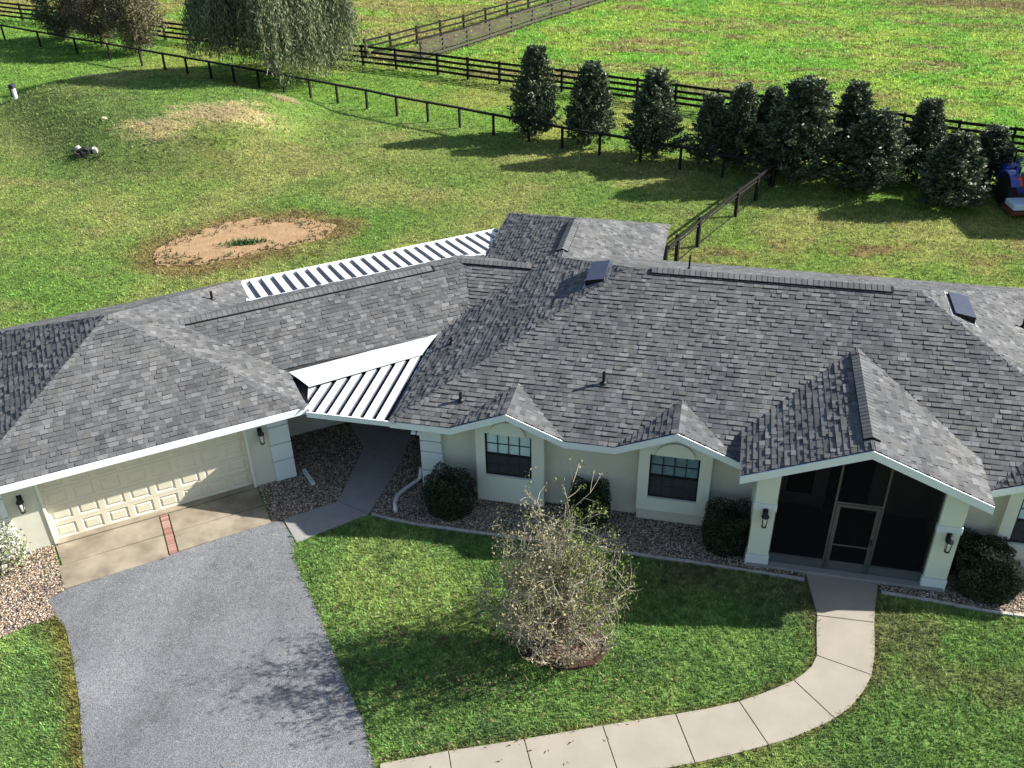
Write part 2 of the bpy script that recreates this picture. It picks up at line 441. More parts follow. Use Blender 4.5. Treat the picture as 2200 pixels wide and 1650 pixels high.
HARD = [DRIVE, APRON, FRONTWALK, MULCH] + GRAVEL + PATH + HOUSE_FOOT

def smooth_closed(pts, n=3, jit=0.0):
    pts = [np.array(p) for p in pts]
    for _ in range(n):
        q = []
        for i in range(len(pts)):
            a, b = pts[i], pts[(i + 1) % len(pts)]
            q += [a * .75 + b * .25, a * .25 + b * .75]
        pts = q
    out = []
    for p in pts:
        j = (fbm(p[0] * 1.3, p[1] * 1.3, 3, 3) - 0.5) * jit
        c = np.mean(pts, axis=0); d = (p - c) / (np.linalg.norm(p - c) + 1e-6)
        out.append(tuple(p + d * j))
    return out
DIRT = smooth_closed(DIRT0, 3, .9)

# ------------------------------------------------------------------ turf colours
def lerp(a, b, t): return a * (1 - t[..., None]) + b * t[..., None]
def turf(x, y):
    x = np.asarray(x, float); y = np.asarray(y, float)
    C_ = lambda *c: np.broadcast_to(np.array(c, float), x.shape + (3,)).copy()
    n1 = fbm(x / 3.1, y / 3.1, 1); n2 = fbm(x / 1.1, y / 1.1, 2, 3); n3 = fbm(x / 8, y / 6, 3, 3); n4 = fbm(x / 2.2, y / 1.2, 4, 3)
    fr = lerp(C_(.148, .250, .072), C_(.235, .325, .098), sstep(.38, .64, n1))
    fr = lerp(fr, C_(.104, .172, .064), sstep(.52, .74, n2) * .75)
    fr = lerp(fr, C_(.200, .180, .085), sstep(.66, .78, n3) * .55 * sstep(.35, .6, n2))
    # browner verge outside the front walk and the strip by the drive
    fr = lerp(fr, C_(.17, .118, .058), sstep(2.0, 4.5, x + (16 - y) * 0.6) * sstep(13.0, 11.4, y) * .75 * sstep(.3, .6, n2))
    dd = polydist(x, y, DRIVE)
    fr = lerp(fr, C_(.19, .145, .045), sstep(.55, .05, dd) * (x < -10) * .8)
    fr = lerp(fr, C_(.15, .11, .05), sstep(.16, .02, polydist(x, y, FRONTWALK)) * .65)
    ya = lerp(C_(.158, .222, .058), C_(.230, .258, .084), sstep(.36, .64, n1))
    ya = lerp(ya, C_(.120, .222, .046), sstep(.48, .70, n3) * .9)
    ya = lerp(ya, C_(.225, .195, .090), sstep(.55, .76, n4) * .4)
    # greener strip between fence lines and far left
    lane = sstep(-1.5, 2.0, y - (45.9 - .3605 * (x + 2)))
    ya = lerp(ya, lerp(C_(.140, .250, .045), C_(.225, .265, .066), sstep(.4, .66, n1)), lane)
    left = sstep(-36, -44, x) * sstep(46, 52, y)
    ya = lerp(ya, C_(.125, .250, .042), left * .8)
    # right-hand yard behind the house
    rt = sstep(-2, 1, x) * sstep(44, 38, y)
    ya = lerp(ya, lerp(C_(.155, .245, .050), C_(.235, .258, .078), sstep(.4, .65, n1)), rt * .85)
    ya = lerp(ya, C_(.200, .122, .070), rt * sstep(.56, .74, fbm(x / 2.6, y / 1.3, 8, 3)) * .75)
    pd = sstep(-.5, 1.0, y - (60.9 - .282 * (x + 18.8)) - .4)
    pa = lerp(C_(.145, .300, .042), C_(.225, .325, .056), sstep(.4, .62, n1))
    pa = lerp(pa, C_(.245, .255, .080), sstep(.54, .74, fbm(x / 6, y / 2.6, 12, 4)) * .8)
    pa = lerp(pa, C_(.215, .155, .085), sstep(.62, .76, fbm(x / 4.5, y / 1.1, 14, 3)) * .8)
    wst = sstep(-12, -24, x) * sstep(62, 66, y)
    pa = lerp(pa, C_(.255, .235, .085), wst * sstep(.35, .6, fbm(x / 5, y / 2.2, 15, 3)) * .9)
    far = sstep(76, 86, y) * sstep(8, 18, x)
    pa = lerp(pa, C_(.175, .130, .068), far * sstep(.45, .6, fbm(x / 9, y / .9, 16, 2)) * .8)
    c = lerp(fr, ya, sstep(19, 24, y))
    c = lerp(c, pa, pd)
    mound_shade = sstep(5.5, 1.5, polydist(x, y, [(-41.5, 48.5), (-36, 45.5), (-30.5, 42.5), (-36.5, 47.5)]))
    c = lerp(c, C_(.098, .140, .046), mound_shade * .75)  # shade of the mound's left face painted into the grass colour
    # straw lying on the mound
    def spot(cx, cy, rx, ry, s): return sstep(1.25, .35, np.hypot((x - cx) / rx, (y - cy) / ry) + (fbm(x / .9, y / .6, s, 3) - .5) * 1.6)
    st = np.maximum(np.maximum(spot(-27.0, 47.3, 2.9, 2.1, 21), spot(-29.6, 44.6, 2.0, 1.4, 22) * .75), np.maximum(spot(-25.2, 51.2, 1.0, .6, 23) * .8, spot(-40, 53.2, 2.6, .7, 24) * .8))
    c = lerp(c, C_(.460, .385, .205), st * .85)
    # bare soil creeping from the dirt patch
    dd = np.where(inpoly(x, y, DIRT), 0, polydist(x, y, DIRT))
    c = lerp(c, C_(.190, .120, .060), sstep(1.6, .1, dd + (n2 - .5) * 2.2) * .75)
    return c

# ------------------------------------------------------------------ ground sheet
xs = np.concatenate([[-900, -400, -220, -130, -95], np.arange(-75, 40, .42), [50, 70, 110, 220, 400, 900]])
ys = np.concatenate([[-700, -200, -60, -15, 0], np.arange(6, 102, .42), [108, 120, 150, 220, 400, 900]])
gx, gy = np.meshgrid(xs, ys)
gz = ground_h(gx, gy)
V = np.stack([gx.ravel(), gy.ravel(), gz.ravel()], -1)
nx, ny = len(xs), len(ys)
ii, jj = np.meshgrid(np.arange(nx - 1), np.arange(ny - 1))
a0 = (jj * nx + ii).ravel()
F = np.stack([a0, a0 + 1, a0 + 1 + nx, a0 + nx], -1)
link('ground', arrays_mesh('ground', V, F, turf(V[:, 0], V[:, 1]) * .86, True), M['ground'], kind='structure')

# ------------------------------------------------------------------ grass
def grass(name, n, dom, hmin, hmax, wid, nb, spread, excl, cond=None, csz=.12):
    x = RNG.uniform(dom[0], dom[1], n); y = RNG.uniform(dom[2], dom[3], n)
    k = inview(x, y, 0, .2)
    for p in excl:
        ins = inpoly(x, y, p)
        if p is DRIVE or p is FRONTWALK: ins &= polydist(x, y, p) > .07 * vnoise(x / .17, y / .17, 5) * RNG.uniform(0, 1.3, len(x))
        k &= ~ins
    if cond is not None: k &= cond(x, y)
    x, y = x[k], y[k]; n = len(x)
    cl_ = fbm(x / csz, y / csz, 91, 2)
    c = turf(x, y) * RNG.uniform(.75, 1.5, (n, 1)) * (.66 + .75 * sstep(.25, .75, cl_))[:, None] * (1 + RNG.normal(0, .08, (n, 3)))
    z = ground_h(x, y)
    Vs, Ts = [], []
    for b in range(nb):
        ang = RNG.uniform(0, 2 * math.pi, n); h = RNG.uniform(hmin, hmax, n); le = RNG.uniform(.2, .95, n) * h
        ox = x + RNG.normal(0, spread, n); oy = y + RNG.normal(0, spread, n)
        ww = wid * RNG.uniform(.6, 1.4, n) / 2
        px, py = -np.sin(ang) * ww, np.cos(ang) * ww
        Vs.append(np.stack([np.stack([ox + px, oy + py, z - .01], -1), np.stack([ox - px, oy - py, z - .01], -1), np.stack([ox + np.cos(ang) * le, oy + np.sin(ang) * le, z + h], -1)], 1))
        Ts.append(np.repeat((c * RNG.uniform(.8, 1.25, (n, 1)))[:, None], 3, 1))
    V = np.concatenate(Vs).reshape(-1, 3); T = np.clip(np.concatenate(Ts).reshape(-1, 3), 0, 1)
    F = np.arange(len(V)).reshape(-1, 3)
    return link(name, arrays_mesh(name, V, F, T), M['grass'], kind='stuff')

grass('lawn_grass', 125000, (-17, 10, 8.8, 18), .03, .075, .024, 4, .025, HARD, csz=.10)
fence1y = lambda x: 45.9 - .3605 * (x + 2)
backy = lambda x: 60.9 - .282 * (x + 18.8)
EXY = HOUSE_FOOT + [DIRT]
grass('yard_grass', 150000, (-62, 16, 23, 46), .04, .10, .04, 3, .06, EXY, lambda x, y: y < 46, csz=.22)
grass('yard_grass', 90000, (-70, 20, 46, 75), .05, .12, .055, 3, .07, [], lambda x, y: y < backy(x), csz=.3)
grass('paddock_grass', 120000, (-70, 32, 48, 95), .06, .17, .085, 3, .10, [], lambda x, y: y > backy(x), csz=.45)

# tuft of weeds in the dirt and ragged straw
def blades(name, centres, cols, hmin, hmax, wid, flat=False, **kw):
    Vs, Ts = [], []
    for (x, y, z), c in zip(centres, cols):
        a = random.uniform(0, 6.28); h = random.uniform(hmin, hmax); ww = wid / 2
        lean = h * (3.0 if flat else random.uniform(.3, 1))
        px, py = -math.sin(a) * ww, math.cos(a) * ww
        zz = h if not flat else .03
        Vs += [(x + px, y + py, z), (x - px, y - py, z), (x + math.cos(a) * lean, y + math.sin(a) * lean, z + zz)]
        Ts += [c] * 3
    return link(name, arrays_mesh(name, Vs, np.arange(len(Vs)).reshape(-1, 3), np.clip(Ts, 0, 1)), M['grass'], **kw)

MB().prism(DIRT, -.2, .015).obj('dirt_patch', M['dirt'], kind='structure')
cs, cl = [], []
for i in range(260):
    t = random.gauss(0, 1); cs.append((-19.35 + t * .42, 33.62 + t * .16 + random.gauss(0, .14), .014)); cl.append((.05 * random.uniform(.7, 1.4), .115, .03))
blades('weed_clump', cs, cl, .08, .22, .07, label='low clump of green weeds growing in the middle of the bare dirt patch', cat='weeds')
cs, cl = [], []
for i in range(1500):
    q = random.choice([(-27.3, 47.3, 2.3, 1.4)] * 4 + [(-29.6, 44.6, 1.6, 1.2), (-25.2, 51.2, .7, .35), (-39.6, 53.2, 1.6, .4)])
    x, y = random.gauss(q[0], q[2] * .55), random.gauss(q[1], q[3] * .55); k = random.uniform(.7, 1.25)
    cs.append((x, y, float(ground_h(x, y)) + random.uniform(.03, .1))); cl.append((.50 * k, .41 * k, .24 * k))
blades('straw', cs, cl, .05, .12, .06, flat=True, kind='stuff')
cs, cl = [], []                                           # small tussocks and clods on the dirt
for i in range(420):
    p = DIRT[random.randrange(len(DIRT))]; q = (-19.3, 33.7); t = abs(random.gauss(0, .16))
    x, y = p[0] + (q[0] - p[0]) * t, p[1] + (q[1] - p[1]) * t
    k = random.uniform(.6, 1.2); m_ = random.randint(1, 4); cs.extend([(x + random.gauss(0, .06), y + random.gauss(0, .04), .01) for _ in range(m_)]); cl.extend([random.choice([(.10 * k, .09 * k, .03 * k), (.06 * k, .10 * k, .025 * k), (.15 * k, .12 * k, .05 * k)])] * m_)
blades('dirt_edge_grass', cs, cl, .06, .13, .06, kind='stuff')

# ------------------------------------------------------------------ paving
MB().prism(DRIVE, -.1, .012).obj('driveway', M['asphalt'], kind='structure')
ap = empty('garage_apron', (*W2(-4.2, -.4), 0), kind='structure')
def rel(o, p): return [(x - o.location.x, y - o.location.y) for x, y in p]
for a0, a1, b0, b1 in ((-6.8, -4.24, -.42, .40), (-6.8, -4.24, -1.34, -.43), (-3.98, -1.6, -.42, .40), (-3.98, -1.6, -1.22, -.43)):
    s0 = -.04 if b0 < -1 else 0
    MB().prism(rel(ap, [W2(a0 + (.1 if a0 < -6 else 0), b0), W2(a1, b0 + .03), W2(a1, b1), W2(a0, b1)]), -.1, .03).obj('concrete_slab', M['apron'], ap, bevel=.006)
bcols = [(.29, .155, .125), (.32, .19, .155), (.25, .13, .105), (.34, .22, .185)]
bm_ = [MB().box(-.098, .098, -.044, .044, 0, .035, tint=c).mesh('brick', [M['brick']], True, bevel=.004) for c in bcols]
nb_ = 17
for i in range(nb_):
    x, y = W2(-4.11, .36 - i * .0985)
    link('brick', random.choice(bm_), None, ap, M=Matrix.Translation((x - ap.location.x, y - ap.location.y, random.uniform(-.004, .002))) @ Matrix.Rotation(PHI + random.uniform(-.02, .02), 4, 'Z'))

fw = empty('front_walk', (3.8, 17, 0), kind='structure')
def shrink(poly, d):
    c = np.mean(poly, axis=0); return [tuple(np.array(p) + (c - np.array(p)) / np.linalg.norm(c - np.array(p)) * d) for p in poly]
for k in range(len(WJ) - 1):
    a, b = WJ[k], WJ[k + 1]
    MB().prism(rel(fw, shrink(WL[a:b + 1] + WR[a:b + 1][::-1], .012)), -.1, .034 + random.uniform(-.003, .003)).obj('concrete_slab', M['walk'], fw, bevel=.005)
pt = empty('breezeway_path', (-9, 18.5, 0), kind='structure')
for p in PATH:
    MB().prism(rel(pt, shrink(p, .008)), -.1, .032).obj('concrete_slab', M['walkgrey'], pt, bevel=.005)

for i, g in enumerate(GRAVEL):
    MB().prism(g, -.1, .006).obj('gravel_bed', M['gravelbase'], kind='structure')
def stones():
    oct_ = np.array([(1, 0, 0), (0, 1, 0), (-1, 0, 0), (0, -1, 0), (0, 0, 1)], float)
    fc = np.array([(0, 1, 4), (1, 2, 4), (2, 3, 4), (3, 0, 4)])
    pal = np.array([(.30, .235, .165), (.22, .16, .115), (.36, .30, .23), (.14, .11, .088), (.20, .18, .165), (.33, .23, .15), (.43, .38, .32), (.085, .068, .058)])
    for g in GRAVEL:
        g = np.array(g); lo, hi = g.min(0), g.max(0)
        n = int((hi - lo).prod() * 1150)
        x = RNG.uniform(lo[0], hi[0], n); y = RNG.uniform(lo[1], hi[1], n)
        k = inpoly(x, y, g.tolist()) & inview(x, y, 0, .35)
        for q in PATH + [APRON, DRIVE]: k &= ~inpoly(x, y, q)
        x, y = x[k], y[k]; n = len(x)
        ang = RNG.uniform(0, 6.28, n); s = RNG.uniform(.012, .033, n)
        o = np.repeat(oct_[None], n, 0) * s[:, None, None] * np.stack([RNG.uniform(.8, 1.5, n), RNG.uniform(.6, 1, n), RNG.uniform(.5, .9, n)], -1)[:, None]
        o += RNG.normal(0, .12, o.shape) * s[:, None, None]
        ca, sa = np.cos(ang)[:, None], np.sin(ang)[:, None]
        Vv = np.stack([o[..., 0] * ca - o[..., 1] * sa + x[:, None], o[..., 0] * sa + o[..., 1] * ca + y[:, None], o[..., 2] + .008 + RNG.uniform(0, .02, n)[:, None]], -1)
        F = (fc[None] + (np.arange(n) * 5)[:, None, None]).reshape(-1, 3)
        T = np.repeat((pal[RNG.integers(0, len(pal), n)] * RNG.uniform(.6, 1.8, (n, 1)) * np.array([.98, .97, .93]))[:, None], 5, 1).reshape(-1, 3)
        link('gravel', arrays_mesh('gravel', Vv.reshape(-1, 3), F, T), M['stone'], kind='stuff')
stones()

def curb(name, pts, parent):
    L = 0; pts = [Vector((x, y, 0)) for x, y in pts]
    for a, b in zip(pts[:-1], pts[1:]):
        d = (b - a); n = max(1, round(d.length / .62))
        for i in range(n):
            p = a + d * (i / n) + d.normalized() * .004; q = a + d * ((i + 1) / n) - d.normalized() * .004
            s = d.normalized().cross(Vector((0, 0, 1))) * .045
            h = .05 + random.uniform(-.008, .008)
            m = MB().frustum([p - s, q - s, q + s, p + s], [x + Vector((0, 0, h)) for x in (p - s * .8, q - s * .8, q + s * .8, p + s * .8)])
            m.obj('curb_segment', M['curb'], parent)
ce = empty('garden_edging', (0, 0, 0), kind='structure')
curb('c', [(-8.1, 18.0), (-7.54, 17.9), (-6.68, 17.84), (-5.8, 17.84), (-1.26, 17.85), (1.14, 17.84), (3.0, 17.78)], ce)
ce2 = empty('garden_edging', (0, 0, 0), kind='structure')
curb('c', [(4.75, 17.70), (5.87, 17.66), (6.96, 17.58), (9.0, 17.55)], ce2)

# mulch ring
mu = MB().prism(MULCH, -.05, .05).obj('mulch_bed', M['mulchsoil'], kind='structure')
eb = MB().box(-.045, .045, -.10, .10, 0, .095).mesh('edging_brick', [M['darkbrick']], bevel=.008)
nE = 27
for i in range(nE):
    t = 2 * math.pi * i / nE; x = MULC[0] + 1.0 * math.cos(t); y = MULC[1] + .69 * math.sin(t)
    ang = math.atan2(.69 * math.cos(t), -1.0 * math.sin(t)) + math.pi / 2
    link('edging_brick', eb, None, mu, M=Matrix.Translation((x, y, random.uniform(-.02, .005))) @ Matrix.Rotation(ang + random.uniform(-.1, .1), 4, 'Z'))
cs, cl = [], []
for i in range(1500):
    t = random.uniform(0, 6.28); r = math.sqrt(random.random()) * .93
    cs.append((MULC[0] + .95 * r * math.cos(t), MULC[1] + .63 * r * math.sin(t), .045 + random.uniform(0, .02))); k = random.uniform(.5, 1.3)
    cl.append(random.choice([(.26 * k, .17 * k, .12 * k), (.36 * k, .26 * k, .20 * k), (.17 * k, .11 * k, .08 * k), (.42 * k, .34 * k, .28 * k)]))
blades('mulch_chips', cs, cl, .02, .035, .04, flat=True, kind='stuff')

cs, cl = [], []
for i in range(520):
    x, y = random.gauss(-4.6, 2.2), random.gauss(14.0, 1.3)
    if -9 < x < 2 and y < 17.6: cs.append((x, y, .05 + random.uniform(0, .03))); k = random.uniform(.6, 1.2); cl.append(random.choice([(.30 * k, .19 * k, .13 * k), (.36 * k, .25 * k, .17 * k), (.24 * k, .15 * k, .10 * k)]))
blades('fallen_leaves', cs, cl, .015, .03, .045, flat=True, kind='stuff')
# ================================================================== HOUSE
house = empty('house', (0, 0, 0), label='long cream stucco house with grey shingle hip roofs, angled garage and screened porch', cat='house')
def part(mb, name, mat, **kw): return mb.obj(name, mat, house, **kw)

# ---- roof planes: (polygon xy, plane function)
main_s = lambda x, y: ZE + P * (y - YE)
main_n = lambda x, y: ZE + P * (YB - y)
west = lambda x, y: ZE + P * (x - XW)
east = lambda x, y: ZE + P * (XE - x)
RXR = XW + 6.02
rear_e = lambda x, y: ZE + P * (RXR - x)
rear_n = lambda x, y: ZE + P * (32.91 - y)
cen_s = lambda x, y: ZE + P * (y - 24.07)
cen_n = lambda x, y: ZE + P * (28.93 - y)
def ga(f): return lambda x, y: f(*[float(v) for v in toab(x, y)])
gar_s = ga(lambda a, b: ZE + P * b)
gar_e = ga(lambda a, b: ZE - P * a)
gar_w = ga(lambda a, b: ZE + P * (a + 8.4))
gar_n = ga(lambda a, b: ZE + P * (8.4 - b))
wing_s = ga(lambda a, b: ZE + P * (b - 1.9))
wing_n = ga(lambda a, b: ZE + P * (6.76 - b))
por_w = lambda x, y: PZT + P * (x - PXL)
por_e = lambda x, y: PZT + P * (PXR - x)
SL = []
fp = [(XW, YE)]
for bx in BAYS[:2]: fp += [(bx - HB, YE), (bx, YE + HB), (bx + HB, YE)]
fp += [(1.45, YE), (1.45, PYV + .256), (PXC, PYP), (6.34, PYV + .256), (6.34, YE)]
bx = BAYS[2]; fp += [(bx - HB, YE), (bx, YE + HB), (bx + HB, YE)]
fp += [(XE, YE), (XE - 5.44, YR), (XW + 5.44, YR)]
UX = (1, 0)
SL.append((fp, main_s, UX))
SL.append(([(XW, YE), (XW + 5.44, YR), (-4.65, 26.75), (-4.65, 29.9), (XW, 32.91)], west, (0, -1)))
SL.append(([(XE - 5.44, YR), (XE, YE), (XE, YB)], east, (0, 1)))
SL.append(([(XW + 5.44, YR), (XE - 5.44, YR), (XE, YB), (RXR, YB), (-4.65, 26.75)], main_n, (-1, 0)))
SL.append(([(-4.65, 26.75), (RXR, YB), (RXR, 32.91), (-4.65, 29.9)], rear_e, (0, 1)))
SL.append(([(-4.65, 29.9), (RXR, 32.91), (XW, 32.91)], rear_n, (-1, 0)))
SL.append(([(-7.65, 26.5), (-5.23, 26.5), (-7.03, 24.7)][::-1], cen_s, UX))
SL.append(([(-7.65, 26.5), (-8.49, 28.93), (-7.66, 28.93), (-5.23, 26.5)], cen_n, (-1, 0)))
gA = (float(GA[0]), float(GA[1])); gB = (float(GB[0]), float(GB[1]))
neg = lambda u: (-u[0], -u[1])
SL.append(([W2(-8.4, 0), W2(0, 0), W2(-4.2, 4.2)], gar_s, gA))
SL.append(([W2(0, 0), W2(0, 1.9), W2(-2.43, 4.33), W2(0, 6.76), W2(0, 8.4), W2(-4.2, 4.2)], gar_e, gB))
SL.append(([W2(-8.4, 8.4), W2(-8.4, 0), W2(-4.2, 4.2)], gar_w, neg(gB)))
SL.append(([W2(0, 8.4), W2(-8.4, 8.4), W2(-4.2, 4.2)], gar_n, neg(gA)))
SL.append(([W2(0, 1.9), (-7.66, 23.40), (-7.03, 24.7), (-7.65, 26.5), W2(-2.43, 4.33)], wing_s, gA))
SL.append(([W2(-2.43, 4.33), (-7.65, 26.5), (-8.49, 28.93), W2(0, 6.76)], wing_n, neg(gA)))
SL.append(([(PXL, PYF), (PXC, PYF), (PXC, PYP), (PXL, PYV)], por_w, (0, -1)))
SL.append(([(PXR, PYF), (PXR, PYV), (PXC, PYP), (PXC, PYF)], por_e, (0, 1)))
for bx in BAYS:
    SL.append(([(bx - HB, YE), (bx, YE), (bx, YE + HB)], (lambda c: lambda x, y: ZE + P * (x - c + HB))(bx), (0, -1)))
    SL.append(([(bx + HB, YE), (bx, YE + HB), (bx, YE)], (lambda c: lambda x, y: ZE + P * (c + HB - x))(bx), (0, 1)))

deck = MB()
for poly, zf, u in SL:
    Pv = [Vector((x, y, 0)) for x, y in poly]
    tr = tessellate_polygon([Pv]); n = len(poly)
    top = [(x, y, zf(x, y) - .012) for x, y in poly]
    F = []
    for t in tr:
        A_, B_, C_ = (Pv[i] for i in t)
        F.append(tuple(t) if (B_ - A_).cross(C_ - A_).z > 0 else tuple(t[::-1]))
    deck.add(top, F)
    deck.add([(x, y, z - .10) for x, y, z in top], [f[::-1] for f in F])
roof = part(deck, 'roof', M['deck'])

# ---- shingles
TONES = [(.084, .087, .089), (.097, .100, .103), (.110, .113, .116), (.126, .129, .132), (.150, .153, .156), (.105, .104, .101), (.090, .096, .099), (.070, .072, .075)]
TW = [.2, .19, .17, .13, .08, .1, .08, .05]
WID = [.13, .19, .26]; EXPO = .146; CS = 1 / math.sqrt(1 + P * P)
def scan(poly_uv, v):
    xs_ = []
    n = len(poly_uv)
    for i in range(n):
        (u0, v0), (u1, v1) = poly_uv[i], poly_uv[(i + 1) % n]
        if (v0 > v) != (v1 > v): xs_.append(u0 + (u1 - u0) * (v - v0) / (v1 - v0))
    xs_.sort(); return list(zip(xs_[::2], xs_[1::2]))
EDGE = (.014, .014, .015)          # dark cut edge, also painting the shade line under each course
SV, SF, ST = [], [], []; singles = []
def tab(origin, U, S, N, q, h, tone):
    """q: lower-left u, lower-right u, upper-left u, upper-right u, s0, s1 (along slope)"""
    l0, r0, l1, r1, s0, s1 = q
    if r0 - l0 > .05: r0 -= .007
    n = len(SV)
    pt_ = lambda u, s, k: origin + U * u + S * s + N * k
    a_, b_ = pt_(l0, s0, h), pt_(r0, s0, h)
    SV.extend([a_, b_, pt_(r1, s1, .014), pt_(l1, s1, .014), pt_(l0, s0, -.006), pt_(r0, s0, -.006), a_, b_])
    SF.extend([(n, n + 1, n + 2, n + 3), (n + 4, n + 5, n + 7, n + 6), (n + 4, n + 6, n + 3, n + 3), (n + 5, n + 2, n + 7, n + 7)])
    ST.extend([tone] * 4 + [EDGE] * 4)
def cam_score(p, N):
    d = Vector(CP) - p; L = d.length; return max(0, N.dot(d) / L) / L ** 2
for poly, zf, u in SL:
    U = Vector((u[0], u[1], 0)); v2 = Vector((-u[1], u[0], 0))      # plan upslope direction
    o0 = Vector((poly[0][0], poly[0][1], 0))
    uv = [((Vector((x, y, 0)) - o0).dot(U), (Vector((x, y, 0)) - o0).dot(v2)) for x, y in poly]
    vmin = min(b for a, b in uv); vmax = max(b for a, b in uv)
    zb = zf(o0.x, o0.y)
    g = (zf(o0.x + v2.x, o0.y + v2.y) - zb)
    S = (v2 + Vector((0, 0, g))) ; S.normalize(); N = U.cross(S)
    origin = Vector((o0.x, o0.y, zb))
    dv = EXPO * CS; k = 0; v = vmin - .018 * CS
    while v < vmax - .02:
        v1 = min(v + dv * 1.12, vmax)
        e0 = scan(uv, max(v, vmin) + 1e-4); e1 = scan(uv, v1 - 1e-4); em = scan(uv, (max(v, vmin) + v1) / 2)
        if len(e0) != len(e1): e0 = e1 = em
        for (L0, R0), (L1, R1) in zip(e0, e1):
            uu = min(L0, L1) - random.uniform(0, .3)
            while uu < max(R0, R1):
                wi = random.choices((0, 1, 2), (.4, .4, .2))[0]; wd = WID[wi]
                ti = random.choices(range(8), TW)[0]
                l0, r0, l1, r1 = max(uu, L0), min(uu + wd, R0), max(uu, L1), min(uu + wd, R1)
                if r0 - l0 > .015 or r1 - l1 > .015:
                    r0 = max(r0, l0); r1 = max(r1, l1)
                    h = random.choice((.022, .029, .040))
                    whole = abs((r0 - l0) - wd) < 1e-6 and abs((r1 - l1) - wd) < 1e-6 and v1 - v > dv
                    q = (l0, r0, l1, r1, v / CS, v1 / CS)
                    if whole:
                        p = origin + U * l0 + S * (v / CS)
                        singles.append((cam_score(p, N), p, U, S, N, wi, ti, q, h, origin))
                    else:
                        tab(origin, U, S, N, q, h, TONES[ti])
                uu += wd
        v += dv; k += 1
singles.sort(key=lambda s: -s[0])
vis = [s for s in singles if inview(np.array([s[1].x]), np.array([s[1].y]), s[1].z, -.01)[0]]
pick = set(id(s) for s in vis[:300])
smesh = {}
for s in singles:
    _, p, U, S, N, wi, ti, q, h, origin = s
    if id(s) in pick:
        key = (wi, ti, h)
        if key not in smesh:
            L = EXPO * 1.12; wd = WID[wi]
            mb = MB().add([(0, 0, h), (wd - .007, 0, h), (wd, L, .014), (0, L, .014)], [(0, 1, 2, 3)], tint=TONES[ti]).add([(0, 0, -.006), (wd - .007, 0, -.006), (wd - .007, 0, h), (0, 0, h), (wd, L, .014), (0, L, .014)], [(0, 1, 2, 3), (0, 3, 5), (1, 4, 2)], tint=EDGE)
            smesh[key] = mb.mesh('shingle', [M['shingle']], True)
        Mx = Matrix(((U.x, S.x, N.x, p.x), (U.y, S.y, N.y, p.y), (U.z, S.z, N.z, p.z), (0, 0, 0, 1)))
        link('shingle', smesh[key], None, roof, M=Mx)
    else:
        tab(origin, U, S, N, q, h, TONES[ti])
me = bpy.data.meshes.new('shingle_field')
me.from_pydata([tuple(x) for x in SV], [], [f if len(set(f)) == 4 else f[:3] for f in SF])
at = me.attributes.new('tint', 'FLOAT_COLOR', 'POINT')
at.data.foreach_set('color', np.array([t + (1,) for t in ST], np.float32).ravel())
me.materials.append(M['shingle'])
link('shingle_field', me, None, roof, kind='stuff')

# ---- hip and ridge caps
caps = []
def cap_run(a, b, s1, s2, lift=0.0, hw=.15, step=.15):
    """a low end, b high end; s1, s2 outward directions lying in the two planes"""
    a, b = Vector(a), Vector(b); d = (b - a); L = d.length; d.normalize()
    s1, s2 = Vector(s1).normalized() * hw, Vector(s2).normalized() * hw
    up = Vector((0, 0, 1)) - d * d.z; up.normalize()
    n = int(L / step)
    def prof(t, h): c = d * t + up * (h + lift); return [c + s1, c + up * .004, c + s2]
    for ti in (0, 1, 2, 6):
        lo, hi, un = prof(0, .024), prof(step * 1.25, .013), prof(0, .008)
        mb = MB().add(lo + hi + un, [(0, 1, 4, 3), (1, 2, 5, 4), (6, 7, 1, 0), (7, 8, 2, 1), (0, 3, 6), (2, 8, 5)], tint=tuple(c * 1.12 for c in TONES[ti]))
        me_ = mb.mesh('cap_shingle', [M['shingle']], True)
        cap_run.m = getattr(cap_run, 'm', {}); cap_run.m[ti] = me_
    for i in range(n):
        p = a + d * (i * step)
        sc_ = 1 / (Vector(CP) - p).length if inview(np.array([p.x]), np.array([p.y]), p.z, 0)[0] else 0
        caps.append((sc_, p, cap_run.m[random.choice((0, 1, 1, 2, 6))]))
def down(zf, x, y, d):
    """unit vector lying in plane zf, perpendicular in plan to d, pointing down"""
    px, py = -d[1], d[0]; n = math.hypot(px, py); px, py = px / n, py / n
    z0 = zf(x, y); z1 = zf(x + px, y + py)
    return (px, py, z1 - z0)
def hip(p, q, f1, f2, lift=0.0, side=None, hw=.15):
    (x0, y0), (x1, y1) = p, q; d = (x1 - x0, y1 - y0)
    v = down(f1, x0, y0, d); wv = down(f2, x0, y0, d)
    # pick the side on which each plane lies below the other
    mx, my = (x0 + x1) / 2, (y0 + y1) / 2
    def on(f, g, vec): return f(mx + vec[0], my + vec[1]) <= g(mx + vec[0], my + vec[1]) + 1e-6
    if not on(f1, f2, v): v = (-v[0], -v[1], -v[2])
    if not on(f2, f1, wv): wv = (-wv[0], -wv[1], -wv[2])
    z0, z1 = f1(x0, y0), f1(x1, y1)
    cap_run((x0, y0, z0), (x1, y1, z1), v, wv, lift, hw)
